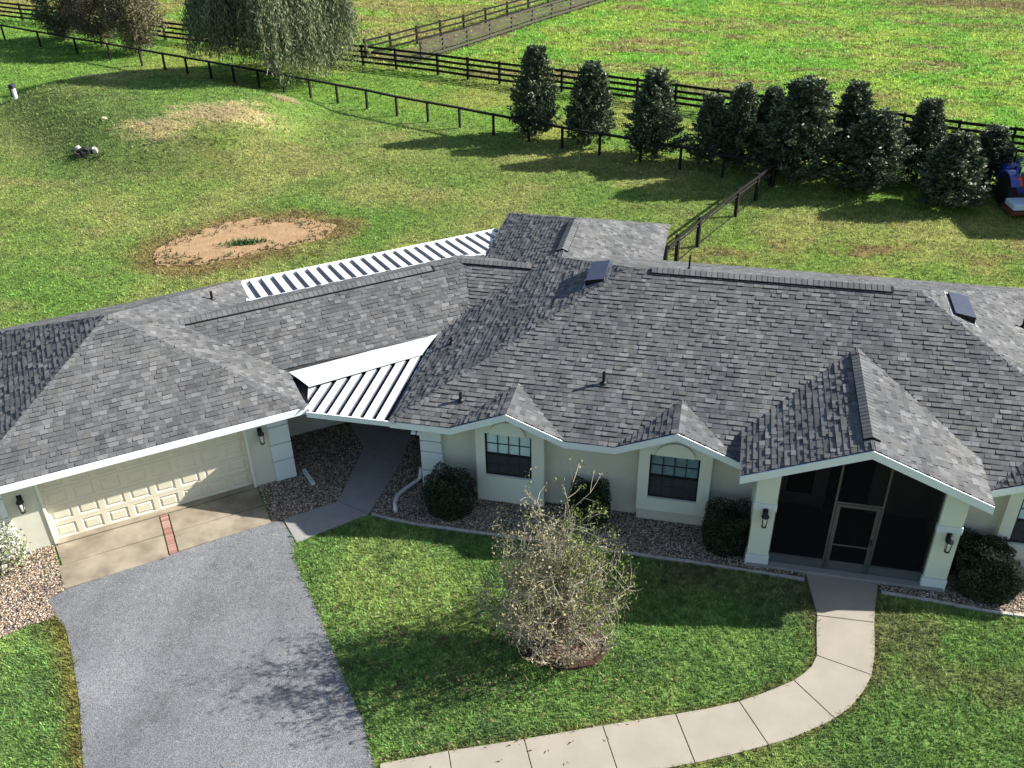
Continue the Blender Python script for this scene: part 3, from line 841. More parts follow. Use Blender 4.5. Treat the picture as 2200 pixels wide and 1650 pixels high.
def vent(p, q, f1, f2, hw=.185):
    """raised ridge vent strip, open black edges"""
    (x0, y0), (x1, y1) = p, q; d = Vector((x1 - x0, y1 - y0, 0)).normalized(); s = Vector((-d.y, d.x, 0))
    z = f1(x0, y0)
    mb = MB()
    for e in (-1, 1):
        A_ = Vector((x0, y0, z)); B_ = Vector((x1, y1, z)); o = s * hw * e; dz = Vector((0, 0, -P * hw))
        up = Vector((0, 0, .07)); lo = Vector((0, 0, .004))
        V = [A_ + up, B_ + up, B_ + o + dz + up, A_ + o + dz + up, A_ + lo, B_ + lo, B_ + o + dz + lo, A_ + o + dz + lo]
        mb.add(V, [(0, 1, 2, 3) if e < 0 else (3, 2, 1, 0), (2, 6, 7, 3), (0, 3, 7, 4), (1, 5, 6, 2)])
    part(mb, 'ridge_vent', M['plastic'])
hip((XW, YE), (XW + 5.44, YR), main_s, west)
hip((XE, YE), (XE - 5.44, YR), main_s, east)
hip((-4.65, 26.75), (XW + 5.44, YR), west, main_n)
hip((XE, YB), (XE - 5.44, YR), east, main_n)
hip(W2(0, 0), W2(-4.2, 4.2), gar_s, gar_e)
hip(W2(-8.4, 0), W2(-4.2, 4.2), gar_s, gar_w)
hip(W2(0, 8.4), W2(-4.2, 4.2), gar_n, gar_e)
hip(W2(-8.4, 8.4), W2(-4.2, 4.2), gar_n, gar_w)
hip((RXR, 32.91), (-4.65, 29.9), rear_n, rear_e)
hip((XW, 32.91), (-4.65, 29.9), rear_n, west)
VENTS = [((-1.58, YR), (4.83, YR), main_s, main_n), ((PXC, 18.28), (PXC, 21.99), por_w, por_e), (W2(-2.67, 4.33), W2(5.4, 4.33), wing_s, wing_n), ((-7.9, 26.5), (-5.45, 26.5), cen_s, cen_n), ((-4.65, 27.28), (-4.65, 29.69), west, rear_e)]
for p, q, f1, f2 in VENTS:
    vent(p, q, f1, f2); hip(p, q, f1, f2, .058, hw=.195)
for p, q, f1, f2 in [((XW + 5.44, YR), (-1.58, YR), main_s, main_n), ((4.83, YR), (XE - 5.44, YR), main_s, main_n), ((PXC, PYF), (PXC, 18.28), por_w, por_e), ((-4.65, 26.75), (-4.65, 27.28), west, rear_e)]:
    hip(p, q, f1, f2)
for bx in BAYS:
    f1 = (lambda c: lambda x, y: ZE + P * (x - c + HB))(bx); f2 = (lambda c: lambda x, y: ZE + P * (c + HB - x))(bx)
    hip((bx, YE), (bx, YE + HB), f1, f2, -.012, hw=.08)
caps.sort(key=lambda c: -c[0])
crest = MB()
for k, (sc_, p, me_) in enumerate(caps):
    if k < 300 and sc_ > 0:
        link('cap_shingle', me_, None, roof, loc=p)
    else:
        n = len(crest.v)
        t = tuple(me_.attributes['tint'].data[0].color)[:3]
        crest.add([v.co + p for v in me_.vertices], [tuple(f.vertices) for f in me_.polygons], tint=t)
crest.obj('ridge_caps', M['shingle'], roof, tint=True, kind='stuff')

# ---- fascia boards
def board(p, q, n, h=.19, t=.035, top=-.004):
    p, q, n = Vector(p), Vector(q), Vector(n).normalized() * t
    u = Vector((0, 0, top)); l = Vector((0, 0, top - h))
    return MB().add([p + l, q + l, q + u, p + u, p + l + n, q + l + n, q + u + n, p + u + n], [(0, 1, 2, 3), (7, 6, 5, 4), (0, 4, 5, 1), (3, 2, 6, 7), (0, 3, 7, 4), (1, 5, 6, 2)])
FN = (0, -1, 0)
def fas(p, q, n, **kw): part(board(p, q, n, **kw), 'fascia_board', M['fascia'])
zb = ZE + P * HB
fas((XW - .02, YE, ZE), (BAYS[0] - HB, YE, ZE), FN)
for bx in BAYS:
    fas((bx - HB, YE, ZE), (bx, YE, zb), FN); fas((bx, YE, zb), (bx + HB, YE, ZE), FN)
fas((BAYS[0] + HB, YE, ZE), (BAYS[1] - HB, YE, ZE), FN)
fas((BAYS[1] + HB, YE, ZE), (1.5, YE, ZE), FN)
fas((6.3, YE, ZE), (BAYS[2] - HB, YE, ZE), FN)
fas((BAYS[2] + HB, YE, ZE), (XE, YE, ZE), FN)
fas((PXL - .02, PYF, PZT), (PXC, PYF, PZR), FN, h=.21); fas((PXC, PYF, PZR), (PXR + .02, PYF, PZT), FN, h=.21)
fas((PXR, PYF, PZT), (PXR, PYV, PZT), (1, 0, 0), t=.02); fas((PXL, PYV, PZT), (PXL, PYF, PZT), (-1, 0, 0), t=.02)
nb3 = (-GB[0], -GB[1], 0); na3 = (GA[0], GA[1], 0)
fas((*W2(-8.45, 0), ZE), (*W2(.03, 0), ZE), nb3, h=.2)
fas((*W2(0, 0), ZE), (*W2(0, 1.85), ZE), na3, h=.2, t=.03)
fas((*W2(-8.4, 8.4), ZE), (*W2(-8.4, 0), ZE), (-GA[0], -GA[1], 0))
fas((*W2(0, 1.9), ZE), (-7.7, 23.37, ZE), nb3, h=.2)
fas((XE, YE, ZE), (XE, YB, ZE), (1, 0, 0)); fas((XE, YB, ZE), (RXR, YB, ZE), (0, 1, 0));  fas((RXR, 32.91, ZE), (XW, 32.91, ZE), (0, 1, 0))
fas((XW, 32.91, ZE), (XW, 29.0, ZE), (-1, 0, 0)); fas((*W2(0, 8.4), ZE), (*W2(-8.4, 8.4), ZE), (GB[0], GB[1], 0))
# soffits under the eaves
sf = MB()
for x0, x1 in ((XW, BAYS[0] - HB), (BAYS[0] + HB, BAYS[1] - HB), (BAYS[2] + HB, XE)): sf.box(x0, x1, YE, 19.42, 2.315, 2.33)
sf.prism([W2(-8.4, 0), W2(0, 0), W2(0, 1.9), W2(-.46, 1.9), W2(-.46, .52), W2(-8.4, .52)], 2.305, 2.32)
part(sf, 'soffit', M['fascia'])

# ---- walls
def wall_poly(pts, y0, y1, name='wall', mat='cream', **kw):
    """vertical wall in an xz outline, from y0 to y1"""
    n = len(pts); V = [Vector((x, z, 0)) for x, z in pts]
    tr = tessellate_polygon([V]); F = []
    a = sum(pts[i][0] * pts[(i + 1) % n][1] - pts[(i + 1) % n][0] * pts[i][1] for i in range(n))
    for t in tr:
        A_, B_, C_ = (V[i] for i in t)
        t = tuple(t) if (B_ - A_).cross(C_ - A_).z > 0 else tuple(t[::-1])
        F.append(t); F.append(tuple(i + n for i in t[::-1]))
    rng_ = range(n)
    F += [((i + 1) % n, i, n + i, n + (i + 1) % n) if a > 0 else (i, (i + 1) % n, n + (i + 1) % n, n + i) for i in rng_]
    return part(MB().add([(x, y0, z) for x, z in pts] + [(x, y1, z) for x, z in pts], F), name, M[mat], **kw)
def gz(x):
    z = 2.40
    for bx in BAYS: z = max(z, ZE + P * (HB - abs(x - bx)) - .12)
    return z
def fronttop(x0, x1):
    xs_ = {x0, x1}
    for bx in BAYS:
        for k in (bx - HB, bx, bx + HB, bx - HB + .05, bx + HB - .05):
            if x0 < k < x1: xs_.add(k)
    return [(x, gz(x)) for x in sorted(xs_)]
wall_poly([(-7.0, 0), (1.6, 0)] + fronttop(-7.0, 1.6)[::-1], 19.42, 19.57)
wall_poly([(6.2, 0), (10.5, 0)] + fronttop(6.2, 10.5)[::-1], 19.42, 19.57)
part(MB().box(-7.0, -6.85, 19.57, 29, 0, 2.45), 'wall', M['cream'])
part(MB().box(10.35, 10.5, 19.57, 29.3, 0, 2.45), 'wall', M['cream'])
part(MB().box(-7.2, 10.5, 29.3, 29.45, 0, 2.45), 'wall', M['cream'])
part(MB().box(-7.2, -7.05, 29.45, 32.5, 0, 2.45).box(-2.25, -2.1, 29.45, 32.5, 0, 2.45).box(-7.2, -2.1, 32.5, 32.65, 0, 2.45), 'wall', M['cream'])
def wbox(a0, a1, b0, b1, z0, z1, m=None): return (m or MB()).box(a0, a1, b0, b1, z0, z1, T=W3)
gw = wbox(-8.1, -6.75, .5, .7, 0, 2.45); wbox(-1.65, -.5, .5, .7, 0, 2.45, gw); wbox(-6.75, -1.65, .5, .7, 2.13, 2.45, gw)
part(gw, 'wall', M['cream'])
part(wbox(-.65, -.5, .7, 8.1, 0, 2.44), 'wall', M['cream'])
part(wbox(-.5, 4.6, 2.4, 2.55, 0, 2.44), 'wall', M['cream'])
part(wbox(-8.1, -7.95, .7, 8.1, 0, 2.44), 'wall', M['cream'])
part(wbox(-8.1, 4.6, 8.0, 8.15, 0, 2.3) if False else wbox(-7.95, -.65, 7.95, 8.1, 0, 2.44), 'wall', M['cream'])
part(wbox(-.5, 6.5, 6.2, 6.35, 0, 2.44), 'wall', M['cream'])

# bays with their windows
pane_s = {}
def window(cx, z0, z1, wd, y, kind):
    wn_ = empty('window', (cx, y, z0), parent=house)
    H_ = z1 - z0; hw = wd / 2; fr = MB(); ft = .045
    fr.box(-hw, hw, 0, .05, 0, ft); fr.box(-hw, hw, 0, .05, H_ - ft, H_); fr.box(-hw, -hw + ft, 0, .05, ft, H_ - ft); fr.box(hw - ft, hw, 0, .05, ft, H_ - ft)
    mid = H_ * .50
    fr.box(-hw + ft, hw - ft, -.006, .04, mid - .03, mid + .03)
    fr.obj('window_frame', M['black'], wn_)
    gl = MB(); iw = wd - 2 * ft; cw = iw / 4
    for (a, b) in ((ft, mid - .03), (mid + .03, H_ - ft)):
        for k in range(1, 4): gl.box(-hw + ft + k * cw - .010, -hw + ft + k * cw + .010, .012, .034, a, b)
        m_ = (a + b) / 2
        for k in range(4): gl.box(-hw + ft + k * cw + .010, -hw + ft + (k + 1) * cw - .010, .012, .034, m_ - .009, m_ + .009)
    gl.obj('muntin_grid', M['black'], wn_)
    for (a, b) in ((ft, mid - .03), (mid + .03, H_ - ft)):
        m_ = (a + b) / 2
        for (c, d) in ((a, m_ - .009), (m_ + .009, b)):
            for k in range(4):
                x0 = -hw + ft + k * cw + .010; x1 = x0 + cw - .020
                key = (round(x1 - x0, 3), round(d - c, 3))
                if key not in pane_s: pane_s[key] = MB().box(0, x1 - x0, .020, .026, 0, d - c).mesh('pane', [M['glass']])
                link('pane', pane_s[key], None, wn_, loc=(x0, 0, c))
    MB().box(-hw + ft, hw - ft, .0, .004, ft, mid - .03).obj('insect_screen', M['winscreen'], wn_)
    if kind == 'blind': MB().box(-hw + ft, hw - ft, .036, .045, mid - .02, H_ - ft).obj('blind', M['blind'], wn_)
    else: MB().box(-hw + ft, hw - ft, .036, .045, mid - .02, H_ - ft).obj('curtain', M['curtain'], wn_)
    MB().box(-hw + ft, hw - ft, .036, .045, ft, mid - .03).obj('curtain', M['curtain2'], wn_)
    MB().add([(-hw, .05, 0), (hw, .05, 0), (hw, .05, H_), (-hw, .05, H_), (-hw, .5, 0), (hw, .5, 0), (hw, .5, H_), (-hw, .5, H_)], [(4, 7, 6, 5), (0, 1, 5, 4), (3, 7, 6, 2), (0, 4, 7, 3), (1, 2, 6, 5)]).obj('room_behind', M['darkroom'], wn_)
    return wn_
for bi, (bx, z0, wz0, wz1, dx) in enumerate(((BAYS[0], 0, .89, 2.24, -.04), (BAYS[1], .40, .82, 2.18, -.01), (BAYS[2], .35, .80, 2.16, 0))):
    hw = .905; ww = .62; cx = bx + dx
    t = lambda x: ZE + P * (HB - abs(x - bx)) - .10
    yb, ym = 19.18, 19.42
    mb = MB()
    mb.box(bx - hw, cx - ww, yb, ym, z0, wz0 + 0); mb.box(cx + ww, bx + hw, yb, ym, z0, wz0); mb.box(cx - ww, cx + ww, yb, ym, z0, wz0)
    mb.box(bx - hw, cx - ww, yb, ym, wz0, wz1); mb.box(cx + ww, bx + hw, yb, ym, wz0, wz1)
    V = [(bx - hw, wz1), (bx + hw, wz1), (bx + hw, t(bx + hw)), (bx, t(bx)), (bx - hw, t(bx - hw))]
    mb.add([(x, yb, z) for x, z in V] + [(x, ym, z) for x, z in V], [(0, 1, 2, 3, 4), (9, 8, 7, 6, 5)] + [((i + 1) % 5, i, 5 + i, 5 + (i + 1) % 5) for i in range(5)])
    part(mb, 'bay_wall', M['trimwall'])
    if z0 > 0: part(MB().box(bx - hw + .02, bx + hw - .02, 19.26, ym, .0, z0 - .04), 'bay_footing', M['cream'])
    # half-round moulding over the window
    ar = MB(); n = 14; r = .47; ry = .40
    pts = [(cx + r * math.cos(math.pi * k / n), wz1 + .04 + ry * math.sin(math.pi * k / n)) for k in range(n + 1)]
    pts = [(x, min(z, t(x) - .03)) for x, z in pts]
    m_ = len(pts)
    ar.add([(x, yb - .07, z) for x, z in pts] + [(x, yb - .001, z) for x, z in pts], [tuple(range(m_))[::-1]] + [(i, i + 1, m_ + i + 1, m_ + i) for i in range(m_ - 1)] + [(m_ - 1, 0, m_, 2 * m_ - 1)])
    part(ar, 'arch_moulding', M['trimwall'])
    part(MB().box(cx - ww - .05, cx + ww + .05, yb - .025, yb - .001, wz0 - .06, wz0 - .004), 'window_sill', M['trimwall'])
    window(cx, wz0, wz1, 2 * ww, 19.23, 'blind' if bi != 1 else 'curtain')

# quoin blocks
for k, (z0, z1) in enumerate(((.0, .66), (.68, 1.22), (1.24, 1.80), (1.82, 2.38))):
    part(wbox(-1.04, -.47, .455, .499, z0 + .006, z1), 'quoin_block', M['quoin'], bevel=.008)
    part(wbox(-8.12, -7.55, .455, .499, z0 + .006, z1), 'quoin_block', M['quoin'], bevel=.008)
for k, (z0, z1) in enumerate(((.0, .31), (.33, .68), (.70, 1.30), (1.32, 1.66), (1.68, 2.05), (2.07, 2.36))):
    part(MB().box(-7.06, -6.47, 19.29, 19.419, z0 + .006, z1), 'quoin_block', M['quoin'], bevel=.008)

# garage door
gd = empty('garage_door', (*W2(-4.2, .62), 0), rz=PHI, parent=house)
DW, DH, NC, NR = 5.12, 2.13, 8, 4
pw, ph = DW / NC, DH / NR
def door_panel():
    x0, x1, z0, z1 = -pw / 2, pw / 2, 0, ph - .008
    def ring(i, y): return [(x0 + i, y, z0 + i), (x1 - i, y, z0 + i), (x1 - i, y, z1 - i), (x0 + i, y, z1 - i)]
    R = [ring(0, 0), ring(.07, 0), ring(.095, .022), ring(.125, .022), ring(.155, .004)]
    V = sum(R, []); F = []
    for k in range(4):
        for i in range(4): F.append((k * 4 + i, k * 4 + (i + 1) % 4, k * 4 + 4 + (i + 1) % 4, k * 4 + 4 + i))
    F.append((16, 17, 18, 19))
    V += [(x, .03, z) for x, _, z in R[0]]; n = 20
    F += [(i, n + i, n + (i + 1) % 4, (i + 1) % 4) for i in range(4)]
    return MB().add(V, F).mesh('door_panel', [M['garage']])
dpm = door_panel()
for r in range(NR):
    for c in range(NC):
        link('door_panel', dpm, None, gd, loc=(-DW / 2 + (c + .5) * pw, 0, .01 + r * ph))
MB().box(-DW / 2, DW / 2, .031, .05, 0, DH).obj('door_backing', M['garage'], gd)
part(wbox(-6.80, -6.74, .47, .62, 0, 2.16, wbox(-1.66, -1.60, .47, .62, 0, 2.16, wbox(-6.74, -1.66, .47, .62, 2.11, 2.17))), 'door_casing', M['trimwall'])
part(wbox(-6.74, -1.66, .43, .64, .0, .045), 'door_threshold', M['apron'])

# ---- screened porch
for x0, x1 in ((1.60, 2.10), (5.68, 6.19)):
    col = empty('porch_column', ((x0 + x1) / 2, 18.2, 0), parent=house)
    hw = (x1 - x0) / 2; ztop = 2.95
    MB().box(-hw, hw, -.13, .22, .36, 1.75).box(-hw, hw, -.13, .22, 1.97, ztop).obj('shaft', M['trimwall'], col)
    MB().box(-hw - .025, hw + .025, -.155, .245, 0, .35).obj('base_block', M['quoin'], col, bevel=.01)
    MB().box(-hw - .02, hw + .02, -.15, .24, 1.755, 1.965).obj('band', M['quoin'], col, bevel=.01)
part(MB().box(1.62, 6.17, 18.0, 20.6, -.05, .10), 'porch_floor', M['walkgrey'])
part(MB().box(1.60, 1.75, 18.42, 20.7, 0, 2.7), 'wall', M['cream']); part(MB().box(6.05, 6.2, 18.42, 20.7, 0, 2.7), 'wall', M['cream'])
pzt = lambda x: PZT + P * (PHW - abs(x - PXC)) - .26
for o_ in ([(1.75, 0), (3.55, 0), (3.55, 2.2), (PXC, 2.2), (PXC, pzt(PXC)), (1.75, pzt(1.75))], [(4.62, 0), (6.05, 0), (6.05, pzt(6.05)), (PXC, pzt(PXC)), (PXC, 2.2), (4.62, 2.2)]): wall_poly(o_, 20.55, 20.7)
fd = MB().box(3.57, 4.60, 20.6, 20.65, .1, 2.19)
for z0, z1 in ((.25, .95), (1.1, 2.05)):
    for x0 in (3.68, 4.13): fd.box(x0, x0 + .36, 20.585, 20.6, z0, z1)
part(fd, 'front_door', plain('teal_front_door', (0.06, 0.10, 0.10), .1, 3, .4, .4))
part(MB().box(2.55, 3.2, 20.54, 20.549, .5, 2.2), 'sidelight', M['darkroom'])
sf_ = MB()
yp0, yp1 = 18.17, 18.21
ztop = lambda x: PZT + P * (PHW - abs(x - PXC)) - .22
def post(x0, x1): sf_.add([(x, y, z) for y in (yp0, yp1) for x, z in ((x0, .1), (x1, .1), (x1, ztop(x1)), (x0, ztop(x0)))], [(0, 1, 2, 3), (7, 6, 5, 4), (0, 4, 5, 1), (1, 5, 6, 2), (2, 6, 7, 3), (3, 7, 4, 0)])
post(3.38, 3.43); post(4.43, 4.48)
sf_.box(3.43, 4.43, yp0, yp1, 2.16, 2.21); sf_.box(2.11, 3.38, yp0, yp1, .36, .40); sf_.box(4.48, 5.67, yp0, yp1, .36, .40); post(2.105, 2.135); post(5.645, 5.675)
part(sf_, 'screen_frame', M['bronze'])
def scr(x0, x1, z0):
    xs_ = [x0] + ([PXC] if x0 < PXC < x1 else []) + [x1]
    up = [(x, ztop(x)) for x in xs_][::-1]
    pts = [(x0, z0), (x1, z0)] + up
    part(MB().add([(x, 18.192, z) for x, z in pts], [tuple(range(len(pts)))]), 'screen', M['screen'])
scr(2.135, 3.38, .40); scr(4.48, 5.645, .40); scr(3.43, 4.43, 2.21)
part(MB().box(2.135, 3.38, yp0 + .005, yp1 - .005, .10, .359), 'kick_panel', M['kick']); part(MB().box(4.48, 5.645, yp0 + .005, yp1 - .005, .10, .359), 'kick_panel', M['kick'])
dr = empty('screen_door', (3.93, 18.16, .1), parent=house)
MB().box(-.49, -.40, 0, .03, .02, 2.05).box(.40, .49, 0, .03, .02, 2.05).box(-.40, .40, 0, .03, 1.97, 2.05).box(-.40, .40, 0, .03, .80, .84).obj('door_frame', M['bronze'], dr)
MB().add([(-.40, .015, .30), (.40, .015, .30), (.40, .015, 1.97), (-.40, .015, 1.97)], [(0, 1, 2, 3)]).obj('screen', M['screen'], dr)
MB().box(-.40, .40, .006, .026, .02, .30).obj('kick_panel', M['kick'], dr)
MB().box(.42, .45, -.05, 0, .95, 1.1).obj('handle', M['black'], dr)
# porch ceiling
cl_ = MB()
for s_ in (-1, 1):
    cl_.add([(PXC, 18.0, PZR - .25), (PXC + s_ * 2.3, 18.0, PZR - .25 - P * 2.3), (PXC + s_ * 2.3, 20.6, PZR - .25 - P * 2.3), (PXC, 20.6, PZR - .25)], [(0, 1, 2, 3)])
part(cl_, 'porch_ceiling', M['cream'])

# ---- white metal roofs
def pan_mesh(L, wd, rib, taper=0.0):
    """one aluminium roof pan: flat tray with an upturned rib on the right"""
    V = [(0, 0, 0), (wd - rib, 0, 0), (wd - rib, 0, .045), (wd - rib * .55, 0, .045), (wd - rib * .55, 0, -.012), (wd, 0, -.012)]
    n = len(V); V2 = [(x, L, z) for x, y, z in V]
    m = MB(); m.add(V + V2, [(i, i + 1, n + i + 1, n + i) for i in range(n - 1)])
    return m
bz = empty('breezeway_roof', (0, 0, 0), parent=house)
fl0, fl1 = np.array((-10.36, 19.93)), np.array((-7.80, 22.18))            # foot of the flashing
xa = -9.98
PW = .335
def zb_(y): return 2.43 + .02 * (y - 18.9)
def yhi(q): return float(fl0[1] + (q - fl0[0]) / (fl1[0] - fl0[0]) * (fl1[1] - fl0[1])) + .10
def ylo(q): return 18.88 if q >= xa else 18.88 + (xa - q) / (xa - (fl0[0] - .06)) * (fl0[1] - 18.80)
x = XW - .10 - PW * 8
for k in range(8):
    x1 = x + PW; r = .125
    prof = [(x, 0), (x1 - r, 0), (x1 - r + .004, -.15), (x1 - .006, -.15), (x1 - .003, 0), (x1, 0)]
    prof = [(max(q, fl0[0] - .05), z) for q, z in prof]
    V = [(q, min(ylo(q), yhi(q)), zb_(18.88) + z) for q, z in prof] + [(q, yhi(q), zb_(yhi(q)) + z) for q, z in prof]; n = len(prof)
    MB().add(V, [(i, i + 1, n + i + 1, n + i) for i in (0, 4)]).add(V, [(i, i + 1, n + i + 1, n + i) for i in (1, 2, 3)], 1).obj('roof_pan', [M['pan'], M['channel']], bz)
    x = x1
# strip of blue-grey flashing along the house eave
MB().add([(XW - .12, 18.9, zb_(18.9) - .05), (XW + .03, 18.9, ZE + .015), (XW + .05, 23.2, ZE + .02), (XW - .12, 22.6, zb_(22.6) - .04)], [(0, 1, 2, 3)]).obj('side_flashing', M['gutter'], bz)
# white flashing from the wing eave down to the pans
m = MB(); nseg = 9
top0, top1 = np.array(W2(.02, 1.86)), np.array((-7.70, 23.50))
V = []
for i in range(nseg + 1):
    t = i / nseg; a = top0 * (1 - t) + top1 * t; b = fl0 * (1 - t) + fl1 * t
    wob = math.sin(i * 2.3) * .012
    V += [(a[0], a[1], ZE + .035), (a[0] * .5 + b[0] * .5, a[1] * .5 + b[1] * .5, 2.565 + wob), (b[0], b[1], 2.565 + wob * .4), (b[0], b[1], 2.53)]
m.add(V, [(4 * i + j + 1, 4 * i + j, 4 * i + j + 4, 4 * i + j + 5) for i in range(nseg) for j in range(3)])
m.obj('flashing', M['flash'], bz)
board((-9.98, YE - .002, 2.49), (XW - .02, YE - .002, ZE), FN, h=.16).obj('edge_beam', M['fascia'], bz)
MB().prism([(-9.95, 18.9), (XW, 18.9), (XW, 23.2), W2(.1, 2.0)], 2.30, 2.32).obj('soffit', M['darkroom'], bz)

# patio roof behind the wing
pr_ = empty('patio_roof', (0, 0, 0), parent=house)
def pat(a, b):
    q = W2(a, b); return (q[0], q[1], 2.53 - .13 * (b - 6.76))
bout = 8.7; a = 0.0; stepa = .40
def inner(q):
    return max(6.72 - max(0, q - 7.34) * .786, (.786 * q - 10.08 - XW) / .618 + .02)
while a < 9.8:
    a1 = a + stepa
    prof = [(a, 0), (a1 - .18, 0), (a1 - .176, -.12), (a1 - .006, -.12), (a1 - .003, 0), (a1, 0)]
    V = []
    for q, dz in prof: p0 = pat(q, min(inner(q), bout)); V.append((p0[0], p0[1], p0[2] + dz))
    for q, dz in prof: p0 = pat(q, bout); V.append((p0[0], p0[1], p0[2] + dz))
    n = len(prof)
    MB().add(V, [(i, i + 1, n + i + 1, n + i) for i in (0, 4)]).add(V, [(i, i + 1, n + i + 1, n + i) for i in (1, 2, 3)], 1).obj('roof_pan', [M['pan'], M['channel2']], pr_)
    a = a1
p0, p1 = pat(-.02, 6.70), pat(7.1, 6.70)
board(p0, p1, nb3, h=.05, t=.15, top=.035).obj('edge_flashing', M['flash'], pr_)
p0, p1 = pat(-.02, bout), pat(9.6, bout)
board(p0, p1, (GB[0], GB[1], 0), h=.14, t=.06, top=.03).obj('edge_beam', M['fascia'], pr_)
board(pat(-.02, bout), pat(-.02, 6.72), (-GA[0], -GA[1], 0), h=.12, t=.10, top=.03).obj('edge_beam', M['fascia'], pr_)
p2 = pat(7.1, 6.70)
board((p2[0], p2[1], p2[2]), (XW, 29.12, p2[2]), (0, -1, 0), h=.05, t=.13, top=.035).obj('edge_flashing', M['flash'], pr_)
for q in (0.3, 3.3, 6.4):
    x, y, z = pat(q, bout - .1); MB().box(x - .05, x + .05, y - .05, y + .05, 0, z - .1).obj('roof_post', M['fascia'], pr_)

# ---- roof vents and pipes
def box_vent(c, zf, sgn):
    x, y = c; z = zf(x, y)
    m = MB(); L, Wd = .62, .26
    e = sgn                                       # +1: plane rises with x
    def pl(dx, dy, h): return (x + dx, y + dy, zf(x + dx, y + dy) + h)
    hi, lo = .22, .10
    V = [pl(-Wd, -L, 0), pl(Wd, -L, 0), pl(Wd, L, 0), pl(-Wd, L, 0), pl(-Wd, -L, hi if e > 0 else lo), pl(Wd, -L, lo if e > 0 else hi), pl(Wd, L, lo if e > 0 else hi), pl(-Wd, L, hi if e > 0 else lo)]
    r = empty('roof_vent', (0, 0, 0), parent=house)
    MB().add(V, [(4, 5, 6, 7), (1, 2, 6, 5), (2, 3, 7, 6), (3, 0, 4, 7)]).obj('vent_hood', M['bluebox'], r)
    V2 = [pl(-Wd, -L + .03, 0), pl(Wd, -L + .03, 0), pl(Wd, -L + .03, (lo if e > 0 else hi) - .01), pl(-Wd, -L + .03, (hi if e > 0 else lo) - .01)]
    MB().add(V2, [(0, 1, 2, 3)]).obj('vent_throat', M['plastic'], r)
    F0 = [pl(-Wd - .1, -L - .1, .026), pl(Wd + .1, -L - .1, .026), pl(Wd + .1, L + .1, .026), pl(-Wd - .1, L + .1, .026)]
    MB().add(F0, [(0, 1, 2, 3)]).obj('vent_flange', M['galv'], r)
box_vent((-3.13, 24.46), west, 1)
box_vent((6.64, 24.38), east, -1)
def pipe(x, y, zf, h=.36, r=.042):
    z = zf(x, y); g = empty('vent_pipe', (x, y, z), parent=house)
    MB().lathe([(r, -.03), (r, h), (r * .7, h), (r * .7, h - .05)], 10).obj('pipe_stack', M['plastic'], g, smooth=False)
    d = [(-.12, -.12), (.12, -.12), (.12, .16), (-.12, .16)]
    MB().lathe([(r * 2.4, -.01), (r * 1.9, .05), (r * 1.05, .09)], 10).obj('pipe_boot', M['plastic'], g)
pipe(-2.38, 20.58, main_s); pipe(-5.97, 19.65, main_s, .26); pipe(-7.03, 22.53, west, .22); pipe(8.53, 25.15, east, .3)
px_, py_ = W2(-1.15, 6.39); pipe(px_, py_, gar_e, .3)
pipe(-.6, 25.6, main_n, .48, .03)

# ---- lanterns
lan = {}
lan['plate'] = MB().box(-.06, .06, -.03, 0, .10, .34).mesh('back_plate', [M['black']], bevel=.008)
mbk = MB().tube([(0, -.02, .30), (0, -.10, .36), (0, -.16, .30)], .014, 6); mbk.lathe([(.005, .34), (.05, .30), (.095, .22), (.095, .20)], 8, T=lambda p: (p[0], p[1] - .15, p[2]))
for t in range(4):
    a = math.pi / 4 + t * math.pi / 2; mbk.tube([(.08 * math.cos(a), -.15 + .08 * math.sin(a), .20), (.06 * math.cos(a), -.15 + .06 * math.sin(a), -.08)], .009, 4)
mbk.lathe([(.06, -.10), (.065, -.08), (.03, -.06)], 8, T=lambda p: (p[0], p[1] - .15, p[2]))
lan['cage'] = mbk.mesh('lantern_cage', [M['black']])
lan['glass'] = MB().lathe([(.045, -.07), (.055, .0), (.072, .19), (.05, .20)], 8, T=lambda p: (p[0], p[1] - .15, p[2])).mesh('lantern_glass', [M['lampglass']], smooth=True)
for (x, y, z, rz, lab) in ((1.87, 18.045, 1.50, 0, 'black wall lantern on the left porch column, beside the dark bush'), (5.95, 18.045, 1.46, 0, 'black wall lantern on the right porch column'), (*W2(-1.24, .498), 1.56, PHI, 'black wall lantern right of the garage door beside the white block quoins'), (*W2(-7.2, .498), 1.44, PHI, 'black wall lantern left of the garage door above the pale flowering bush')):
    r = empty('wall_lantern', (x, y, z), rz=rz, label=lab, cat='wall lamp', group='wall lanterns on the house front')
    for nm, key in (('back_plate', 'plate'), ('lantern_cage', 'cage'), ('lantern_glass', 'glass')): link(nm, lan[key], None, r)
fl = empty('floodlight', (-6.98, 18.98, 2.25), label='small white twin floodlight under the eave at the breezeway corner', cat='floodlight')
MB().lathe([(.06, 0), (.06, .06)], 10).obj('mount', M['pvc'], fl)
for dx in (-.08, .08):
    MB().lathe([(.03, -.02), (.055, .0), (.075, .11), (.06, .12)], 10, T=lambda p: (p[0] + dx, p[1] * .8 - p[2] * .8 - .03, -p[2] * .6 - p[1] * .3)).obj('lamp_head', M['pvc'], fl, smooth=True)

# ---- drain pipes on the gravel
m = MB().tube([(-7.22, 19.66, .45), (-7.26, 19.62, .12), (-7.32, 19.55, .07), (-7.52, 19.20, .06), (-7.66, 18.85, .06), (-7.63, 18.5, .06), (-7.50, 18.2, .06)], .055, 10)
m.obj('drain_pipe', M['pvc'], smooth=True, label='white drain pipe curving over gravel beside the round hedge', cat='pipe')
m = MB().box(-.05, .05, 0, .75, 0, .07)
o = m.obj('downspout_extension', M['pvc'], label='short straight grey downspout end on gravel by the garage corner', cat='pipe')
o.location = (-10.62, 19.38, .03); o.rotation_euler = (0, 0, math.radians(-136))

